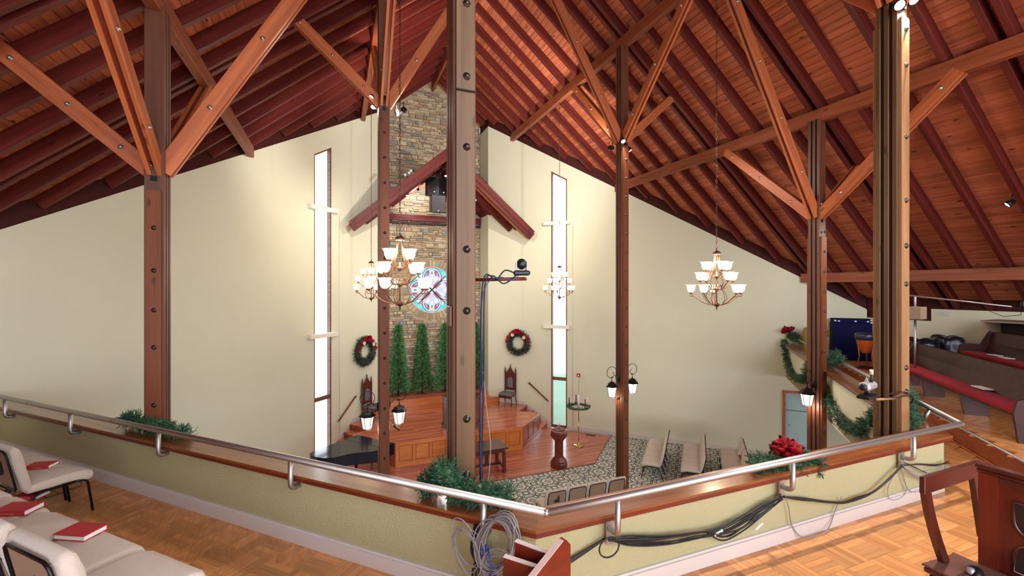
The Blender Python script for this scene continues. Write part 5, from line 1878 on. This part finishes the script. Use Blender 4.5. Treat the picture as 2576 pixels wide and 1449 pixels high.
wire('cable_tie', 'cable', 'black cable loop tied round the bracket right of the rail corner', [[(1.95 + .09 * math.cos(a), 2.84, 3.50 + .075 * math.sin(a)) for a in [2 * PI * i / 12 for i in range(13)]]], .006)
for x, z, a, lab in ((3.12, 3.345, .25, 'white tape flag on the sagging bundle'), (3.62, 3.30, .45, 'white tape flag on the loose rising cable')):
    mb = MB().box(-.05, .05, -.004, .004, -.01, .01, Matrix.Translation((x, 2.885, z)) @ Matrix.Rotation(-a, 4, 'Y'))
    tag(mb.build('tape_flag', 'paper', None, (x, 2.885, z)), lab, 'tape')
# coil on the bracket left of the corner
bc = Vector(ST(2.955, 1.5, 3.60))
ua = Vector((h7 * -1, h7, 0))           # along the rail (to the left)
na = Vector((-h7, -h7, 0))              # towards the room
def coil_loop(cx, cz, rx, rz_, tilt, off, n_=20):
    return [bc + ua * (cx + rx * math.cos(a) * math.cos(tilt) - rz_ * math.sin(a) * math.sin(tilt)) + Vector((0, 0, cz + rx * math.cos(a) * math.sin(tilt) + rz_ * math.sin(a) * math.cos(tilt))) + na * off for a in [2 * PI * i / n_ for i in range(n_)]]
mb = MB()
for k in range(20):
    mb.tube(coil_loop(-.12 + rc.uniform(-.03, .03), -.02 + rc.uniform(-.03, .03), rc.uniform(.11, .17), rc.uniform(.18, .25), .35 + rc.uniform(-.12, .12), -.02 + k * .003), .0055, 5, closed=True)
for k in range(4):
    mb.tube(coil_loop(.10 + rc.uniform(-.02, .05), -.08 + rc.uniform(-.04, .04), rc.uniform(.09, .13), rc.uniform(.12, .2), -.5 + rc.uniform(-.2, .2), .02 + k * .006), .005, 5, closed=True)
for k in range(4):
    mb.tube(coil_loop(-.10 - .02 * k, -.2 + rc.uniform(-.04, .02), .1 + .02 * k, .16, .5, .01 + k * .005), .005, 5, closed=True)
tag(mb.build('cable_coil', 'cableg', None, tuple(bc)), 'big tangled coil of grey cable hung on the bracket left of the rail corner', 'cable')
mb = MB()
for k in range(3):
    mb.tube(coil_loop(0, -.06 - .02 * k, .045, .02, .1, .0 + .004 * k, 12), .006, 5, closed=True)
mb.tube([bc + ua * -.06 + Vector((0, 0, -.05)) + na * .03, bc + ua * -.10 + Vector((0, 0, -.2)) + na * .05, bc + ua * -.02 + Vector((0, 0, -.34)) + na * .04, bc + ua * .06 + Vector((0, 0, -.42)) + na * .03], .006, 6)
tag(mb.build('cable_tie', 'cableb', None, tuple(bc)), 'blue cable wound round the bracket holding the grey coil', 'cable')
wire('cable_bundle', 'cable', 'black cables dropping from the cap to the floor behind the grey coil',
     [[bc + ua * (.05 + .015 * k) + Vector((0, 0, .06)) - na * .05, bc + ua * (.06 + .02 * k) + Vector((0, 0, -.15)) - na * .04, bc + ua * (.10 - .03 * k) + Vector((0, 0, -.3)) - na * .02, bc + ua * (.06 + .01 * k) + Vector((0, 0, -.5))] for k in range(4)], .009)
wire('cable_bundle', 'cable', 'black cables running from the coil round the wall corner to the first right bracket',
     [[bc + ua * -.2 + Vector((0, 0, -.08 - .01 * k)) - na * .05, ST(3.03, 1.18, 3.42 - .01 * k), (1.40, 2.91, 3.39 - .01 * k), (1.62, 2.91, 3.43 - .008 * k), (1.96, 2.91, 3.53)] for k in range(4)], .009)

# ================================================================== DEVICES ON THE NEAR RIGHT POST
t = thing('projector_camera', 'silver camcorder-like device on an arm left of the pale near post', 'camera', (5.95, 3.22, 4.2))
q = Matrix.Translation((5.93, 3.27, 4.30)) @ Matrix.Rotation(.2, 4, 'Z')
MB().box(-.13, .13, -.06, .06, -.02, .07, q, .025).build('camera_body', 'silver', t)
mb = MB().lathe([(.04, 0), (.045, .03), (.035, .05), (0, .05)], 12, q @ Matrix.Translation((-.13, 0, .025)) @ Matrix.Rotation(-PI / 2, 4, 'Y')); mb.build('lens', 'black', t)
mb = MB().lathe([(.05, -.08), (.03, -.03), (.03, -.02)], 8, q); mb.build('tilt_head', 'black', t)
MB().box(-.15, .12, -.07, .07, -.12, -.08, q, .01).build('base_plate', 'black', t)
mb = MB().tube([(5.95, 3.25, 4.36), (5.96, 3.25, 4.42), (5.96, 3.25, 4.48)], [.02, .014, .014], 8); mb.build('microphone_stem', 'black', t)
mb = MB().tube([(5.96, 3.25, 4.46), (5.96, 3.25, 4.52)], .02, 8); mb.build('microphone_cap', 'ivory', t)
mb = MB().tube([(5.95, 3.2, 4.17), (6.25, 3.18, 4.16), (6.52, 3.22, 4.18)], .016, 8); mb.build('arm', 'bronze', t)
wire('camera_cable', 'cable', 'black cable running from the silver device across the near post to the garland', [[(6.1, 3.19, 4.2), (6.3, 3.17, 4.24), (6.55, 3.2, 4.2), (6.75, 3.22, 4.12), (7.05, 3.4, 3.98), (7.3, 3.6, 3.9)], [(6.1, 3.19, 4.19), (6.35, 3.17, 4.17), (6.6, 3.2, 4.16), (6.76, 3.22, 4.1), (7.05, 3.42, 3.95), (7.3, 3.62, 3.86)]], .006)

# ================================================================== SIDE BALCONY
def pew(name, lab, s0, s1, t0, zf, peds):
    p = thing(name, lab, 'pew', ST(s0, t0, zf), 'dark church pews with red cushions')
    X = lambda s, t, z: ST(s, t, z)
    def sweep(nm, prof, a, b, mat, local_parent=p):
        mb = MB()
        mb.slab([X(a, tt, zz) for tt, zz in prof], Vector((h7, h7, 0)) * (b - a))
        o = mb.build(nm, mat, local_parent)
        return o
    z = lambda h: zf + h
    d = lambda k: t0 - k
    sweep('seat_board', [(d(0), z(.37)), (d(0), z(.41)), (d(.42), z(.39)), (d(.42), z(.35))], s0, s1, 'pew')
    sweep('seat_cushion', [(d(.0), z(.41)), (d(-.005), z(.44)), (d(.02), z(.465)), (d(.2), z(.47)), (d(.40), z(.45)), (d(.41), z(.40))], s0 + .02, s1 - .02, 'redc')
    sweep('backrest', [(d(.39), z(.38)), (d(.42), z(.37)), (d(.60), z(.88)), (d(.585), z(.91)), (d(.555), z(.90)), (d(.50), z(.66))], s0, s1, 'pew')
    endp = [(d(.03), z(0)), (d(-.02), z(.42)), (d(.02), z(.60)), (d(.12), z(.63)), (d(.36), z(.62)), (d(.48), z(.86)), (d(.53), z(.93)), (d(.60), z(.93)), (d(.63), z(.88)), (d(.55), z(.5)), (d(.55), z(0))]
    for s_ in (s0 - .045, s1):
        sweep('end_panel', endp, s_, s_ + .045, 'pew')
    for s_ in peds:
        sweep('pedestal', [(d(.12), z(0)), (d(.05), z(.37)), (d(.44), z(.37)), (d(.42), z(0))], s_, s_ + .05, 'dkwood')
    return p
pew('church_pew', 'long dark pew with red cushion, nearest the side aisle', 8.40, 12.9, -4.08, 3.325, (9.9, 11.3, 12.4))
pew('church_pew', 'second dark pew behind, with papers on its red cushion', 8.2, 13.0, -5.42, 3.63, (10, 11.5))
pew('church_pew', 'short rear pew glimpsed above the second pew at the right edge', 7.8, 11.4, -6.75, 3.63, (9,))
for s_, t_, z, lab, c in ((12.15, -5.62, 4.10, 'white booklet lying at the far end of the second pew cushion', .22), (11.75, -5.60, 4.10, 'second white booklet on the second pew cushion', .22), (9.9, -4.42, 3.795, 'white sheet wedged at the back of the nearest pew cushion', .3)):
    mb = MB().box(-c / 2, c / 2, -.07, .07, 0, .014, Matrix.Translation(ST(s_, t_, z + .012)) @ Matrix.Rotation(PI / 4 + .1, 4, 'Z'))
    tag(mb.build('booklet', 'paper', None, ST(s_, t_, z)), lab, 'booklet')
t = thing('microphone_stand', 'steel microphone stand with brown box and long boom over the pews', 'stand', ST(11.9, -4.25, 3.80))
b0 = Vector(ST(11.9, -4.25, 0))
mb = MB().tube([b0 + Vector((0, 0, 3.80)), b0 + Vector((0, 0, 4.86))], .022, 10); mb.build('pole', 'steel', t)
mb = MB(); mb.box(-.17, .17, -.14, .14, 0, .26, Matrix.Translation(b0 + Vector((0, 0, 4.84))) @ Matrix.Rotation(.15, 4, 'Z'), .005); mb.build('counterweight_box', 'card', t)
mb = MB().tube([b0 + Vector((0, 0, 5.1)), b0 + Vector((0, 0, 5.32))], .02, 8); mb.build('clamp', 'silver', t)
e0, e1 = b0 + Vector((-.12, .06, 5.345)), Vector((11.35, 3.95, 5.16))
mb = MB().tube([e0, e1], .016, 8); mb.build('boom', 'steel', t)
mb = MB().lathe([(0, 0), (.03, .01), (.035, .05), (.035, .12), (.02, .15), (0, .155)], 12, Matrix.Translation((11.36, 3.82, 5.13))); mb.build('microphone', 'blackm', t)
mb = MB().tube([(11.36 + .07 * math.cos(a), 3.82 + .07 * math.sin(a), 5.14) for a in [2 * PI * i / 12 for i in range(12)]], .008, 5, closed=True); mb.tube([e1, (11.36, 3.86, 5.12)], .015, 6); mb.build('shock_mount', 'black', t)
mb = MB().tube([e0.lerp(e1, .75), e0.lerp(e1, .8) - Vector((0, 0, .12)), e0.lerp(e1, .93) - Vector((0, 0, .2)), (11.36, 3.84, 5.02), (11.36, 3.84, 5.12)], .006, 5); mb.build('cable', 'cable', t)

t = thing('road_case', 'dark blue road case against the wall on the side balcony', 'case', (14.3, 8.3, 3.335))
q = Matrix.Translation((14.42, 8.42, 3.335)) @ Matrix.Rotation(-PI / 4, 4, 'Z')
MB().box(-.48, .48, -.2, .2, 0, 1.12, q, .01).build('case_body', 'navy', t)
MB().box(-.45, .49, -.15, .24, 1.12, 1.24, q, .01).build('case_lid', 'navy', t)
clid = bpy.data.objects['case_lid']
mb = MB().tube([q @ Vector((-.12 + .19 * math.cos(a), -.206, .52 + .19 * math.sin(a))) for a in [2 * PI * i / 20 for i in range(20)]], .006, 4, closed=True); mb.build('caster_dish', 'navy', t)
for x, z in ((-.42, 1.18), (-.33, 1.17), (.08, 1.17), (.38, 1.17), (.46, 1.21), (.46, 1.14)):
    MB().box(x - .025, x + .025, -.175, -.15, z - .02, z + .02, q).build('latch', 'silver', clid)
t = thing('brass_stand', 'tall gold tube stand right of the garlanded lantern post', 'stand', (12.6, 8.0, ZB))
for dx, dy in ((-.05, 0), (0, 0), (.06, .02)):
    mb = MB().tube([(12.6 + dx, 8.0 + dy, ZB), (12.6 + dx, 8.0 + dy, 4.88 - abs(dx))], .017, 8); mb.build('tube', 'gbrass', t)
MB().box(12.5, 12.74, 7.96, 8.06, 4.15, 4.34, None, .005).build('collar', 'gbrass', t)
MB().box(12.52, 12.7, 7.95, 8.07, ZB, ZB + .03).build('base', 'gbrass', t)
t = thing('hand_drum', 'orange hand drum with dark head on a wooden stand', 'drum', (13.15, 7.3, 3.335))
q = Matrix.Translation((13.15, 7.3, 3.335))
mb = MB().lathe([(.1, .42), (.13, .48), (.2, .65), (.22, .78), (.22, .8)], 16, q); mb.build('shell', 'drum', t)
mb = MB().lathe([(.235, .78), (.25, .80), (.25, .92), (.235, .95), (0, .955)], 16, q); mb.build('drum_head', 'skin', t)
for a in (.4, 2.5, 4.6):
    mb = MB().tube([q @ Vector((.2 * math.cos(a), .2 * math.sin(a), .8)), q @ Vector((.15 * math.cos(a), .15 * math.sin(a), .35)), q @ Vector((.2 * math.cos(a), .2 * math.sin(a), 0))], .016, 6); mb.build('leg', 'drum', t)
MB().box(-.2, .2, -.16, .16, 0, .05, q).build('base', 'dkwood', t)
def draped(name, lab, c, sx_, sy_, h_, mat, rz, cat):
    mb = MB()
    rr = random.Random(int(h_ * 100))
    n_ = 14
    vs, fs = [], []
    prof = [(1.06, 0), (1.03, .35), (1.0, .7), (.97, .9), (.88, .985), (.6, 1.0), (.25, .99)]
    for i, (k, z) in enumerate(prof):
        for j in range(n_ * 2):
            a = PI * j / n_
            c_, s_ = math.cos(a), math.sin(a)
            m_ = 1 / max(abs(c_), abs(s_)) ** .75
            w_ = 1 + (.05 * math.sin(a * 7 + i) if z < .9 else .02 * math.sin(a * 3))
            vs.append((c_ * m_ * sx_ * k * w_, s_ * m_ * sy_ * k * w_, z * h_ + (.03 * math.sin(a * 4) if z > .9 else 0)))
    L = n_ * 2
    for i in range(len(prof) - 1):
        for j in range(L):
            fs.append((i * L + j, i * L + (j + 1) % L, (i + 1) * L + (j + 1) % L, (i + 1) * L + j))
    fs.append(tuple(range((len(prof) - 1) * L, len(prof) * L)))
    mb.add(vs, fs, True, Matrix.Translation(c) @ Matrix.Rotation(rz, 4, 'Z'))
    o = mb.build(name, mat, None, c)
    return tag(o, lab, cat)
draped('covered_equipment', 'low equipment under a shiny black cover behind the nearest pew', ST(13.75, -5.0, 3.33), .42, .28, .92, 'tarp', PI / 4, 'cover')
draped('covered_equipment', 'second black covered shape further back beside the second pew', ST(14.35, -5.75, 3.63), .36, .26, .66, 'tarp', PI / 4, 'cover')
draped('covered_equipment', 'small dark covered stool just right of the pale near post', ST(14.6, -4.6, 3.33), .2, .2, .86, 'tarp', PI / 4, 'cover')
draped('covered_equipment', 'khaki cloth covered shape at the far end of the side balcony', ST(15.85, -3.17, ZB), .2, .2, 1.22, 'khaki', PI / 4, 'cover')
t = thing('open_cabinet', 'brown board cabinet open at the front, behind the second pew', 'cabinet', (14.5, 4.8, 3.63))
MB().box(14.1, 14.9, 5.36, 5.4, 3.63, 4.72).build('side_panel', 'card', t)
MB().box(14.1, 14.9, 4.2, 4.24, 3.63, 4.72).build('side_panel', 'card', t)
MB().box(14.08, 14.92, 4.18, 5.42, 4.70, 4.74).build('top_panel', 'card', t)
MB().box(14.86, 14.9, 4.24, 5.36, 3.63, 4.70).build('back_panel', 'core', t)
MB().box(14.12, 14.86, 4.24, 5.36, 4.2, 4.22).build('shelf', 'core', t)
t = thing('outlet_plate', 'white outlet plate on the low wall at far right', 'outlet', (14.985, 6.5, 4.83))
MB().box(14.985, 15, 6.38, 6.64, 4.76, 4.88, None, .003).build('plate', 'white', t)
MB().box(14.98, 14.986, 6.49, 6.53, 4.80, 4.83).build('switch', 'silver', t)

# ================================================================== NEAR FURNITURE
t = thing('organ_console', 'dark cherry console with panelled screen and low shelf at lower right', 'organ', (3.5, .8, ZB))
px = 3.545
MB().box(px + .012, px + .04, -.4, 1.37, ZB, 4.43).build('screen_panel', 'screen', t)
MB().box(px - .012, px + .06, -.4, 1.39, 4.43, 4.455, None, .006).build('top_moulding', 'dkwood', t)
MB().box(px - .004, px + .05, -.4, 1.385, 4.405, 4.43, None, .006).build('top_moulding', 'dkwood', t)
MB().box(px, px + .014, 1.29, 1.375, ZB, 4.405).build('stile', 'screen', t)
MB().box(px, px + .014, -.4, 1.29, 4.36, 4.405).build('panel_rail', 'dkwood', t)
MB().box(px, px + .014, -.4, 1.29, ZB, 3.87).build('panel_rail', 'dkwood', t)
def arch_frame(y0, y1, z0, z1, flip):
    """frame board with a round-cornered opening"""
    n_ = 6
    r = .09
    inn = [(y0, z1), (y1, z1)] if not flip else [(y0, z0), (y1, z0)]
    zi = z0 if not flip else z1
    sgn = 1 if not flip else -1
    for cy, a0 in ((y0 + r, PI), (y1 - r, 1.5 * PI)):
        for i in range(n_ + 1):
            a = a0 + (PI / 2) * i / n_
            inn.append((cy + r * math.cos(a), (zi + sgn * r) + sgn * r * math.sin(a)))
    return inn
for (y0, y1, z0, z1, fl_) in ((.90, 1.228, 4.10, 4.29, False), (.90, 1.228, 3.895, 4.07, True), (.40, .72, 4.10, 4.29, False), (.40, .72, 3.895, 4.07, True)):
    pts = arch_frame(y0, y1, z0, z1, fl_)
    a, b = pts[0], pts[1]
    ring_ = [a] + pts[2:2 + 7] + pts[9:16] + [b]
    mb = MB().tube([(px + .006, y, z) for y, z in ring_], .009, 6, closed=True)
    mb.build('arch_moulding', 'dkwood', t)
    mb = MB().slab([(px + .010, y, z) for y, z in ring_], (.004, 0, 0))
    mb.build('arch_recess', 'core', t)
mb = MB()
edge = [(3.235, 1.50)]
re_ = random.Random(4)
for i in range(1, 12):
    edge.append((3.235 + .31 * i / 12, 1.50 - .02 * i / 12 + re_.uniform(-.006, .010)))
edge += [(3.545, 1.49), (3.545, -.2), (3.235, -.2)]
mb.prism(edge, 3.85, 3.862)
mb.build('shelf_felt', plain('brown_felt', lin(112, 70, 58), .95, bump=.8, bscale=60, var=.25, vscale=14), t)
MB().box(3.225, 3.55, -.2, 1.49, 3.82, 3.85, None, .006).build('shelf', 'dkwood', t)
MB().box(3.25, 3.27, -.2, 1.47, ZB, 3.82).build('shelf_front', 'dkwoodz', t)
MB().box(3.25, 3.55, 1.45, 1.47, ZB, 3.82).build('shelf_side', 'dkwoodz', t)
timber('side_rail', (3.215, 1.49, 4.33), (3.87, 1.50, 4.33), .03, .10, 'dkwood', t, bv=.004)
mb = MB()
cpts = []
for i in range(9):
    u = i / 8
    x = 3.25 + .13 * u ** 1.6
    y = 1.49 - .03 * u
    z = 4.30 - (4.30 - 3.86) * u
    cpts.append((x, y, z))
for i in range(8):
    mb.beam(cpts[i], (Vector(cpts[i + 1]) - Vector(cpts[i])) * 1.08 + Vector(cpts[i]), .03, .055, (1, 0, .3))
mb.build('curved_support', 'dkwoodz', t)
mb = MB(); mb.beam((3.80, 1.50, 4.30), (3.86, 1.48, 3.9), .03, .04, (1, 0, 0)); mb.build('curved_support', 'dkwoodz', t)
t = thing('computer_mouse', 'black and silver computer mouse on the console shelf', 'mouse', (3.40, 1.33, 3.862))
q = Matrix.Translation((3.40, 1.33, 3.862)) @ Matrix.Rotation(.5, 4, 'Z') @ Matrix.Diagonal((1, .62, .62, 1))
mb = MB().lathe([(.058, 0), (.06, .012), (.052, .035), (.03, .05), (0, .054)], 20, q); mb.build('shell', 'black', t)
mb = MB().lathe([(.02, 0), (.022, .01), (.015, .03), (0, .034)], 12, Matrix.Translation((3.365, 1.335, 3.868)) @ Matrix.Rotation(.5, 4, 'Z')); mb.build('scroll_end', 'silver', t)

t = thing('hymn_stand', 'reddish wooden slanted stand at the bottom edge, left of the console', 'stand', (.9, 1.9, ZB))
mb = MB()
A_, C_ = Vector((1.10, 1.94, 0)), Vector((.56, 1.76, 0))
side_n = Vector((-.05, .16, 0)).normalized() * .034
pts = [(A_.x, A_.y, ZB), (A_.x, A_.y, 4.20), (A_.x - .03, A_.y - .01, 4.235), (A_.x - .05, A_.y - .016, 4.235), (C_.x, C_.y, 3.98), (C_.x, C_.y, ZB)]
mb.slab(pts, side_n)
mb.build('side_panel', 'redwood', t)
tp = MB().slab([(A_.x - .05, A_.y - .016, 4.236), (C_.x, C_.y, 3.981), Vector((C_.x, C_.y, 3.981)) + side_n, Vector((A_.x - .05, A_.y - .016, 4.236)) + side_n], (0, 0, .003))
tp.build('pale_edge', plain('pale_edge_tone', lin(222, 190, 184), .6, var=.1, vscale=30), t)  # pale strip along the slanted top edge
timber('slat', (.80, 2.10, 4.06), (.98, 1.93, 4.04), .03, .12, 'redwood', t)
timber('slat', (.88, 2.14, 4.10), (1.04, 1.96, 4.08), .03, .12, 'redwood', t)
timber('slat', (.80, 2.10, 4.122), (.98, 1.93, 4.102), .032, .005, 'white', t)
timber('slat', (.88, 2.14, 4.162), (1.04, 1.96, 4.142), .032, .005, 'white', t)
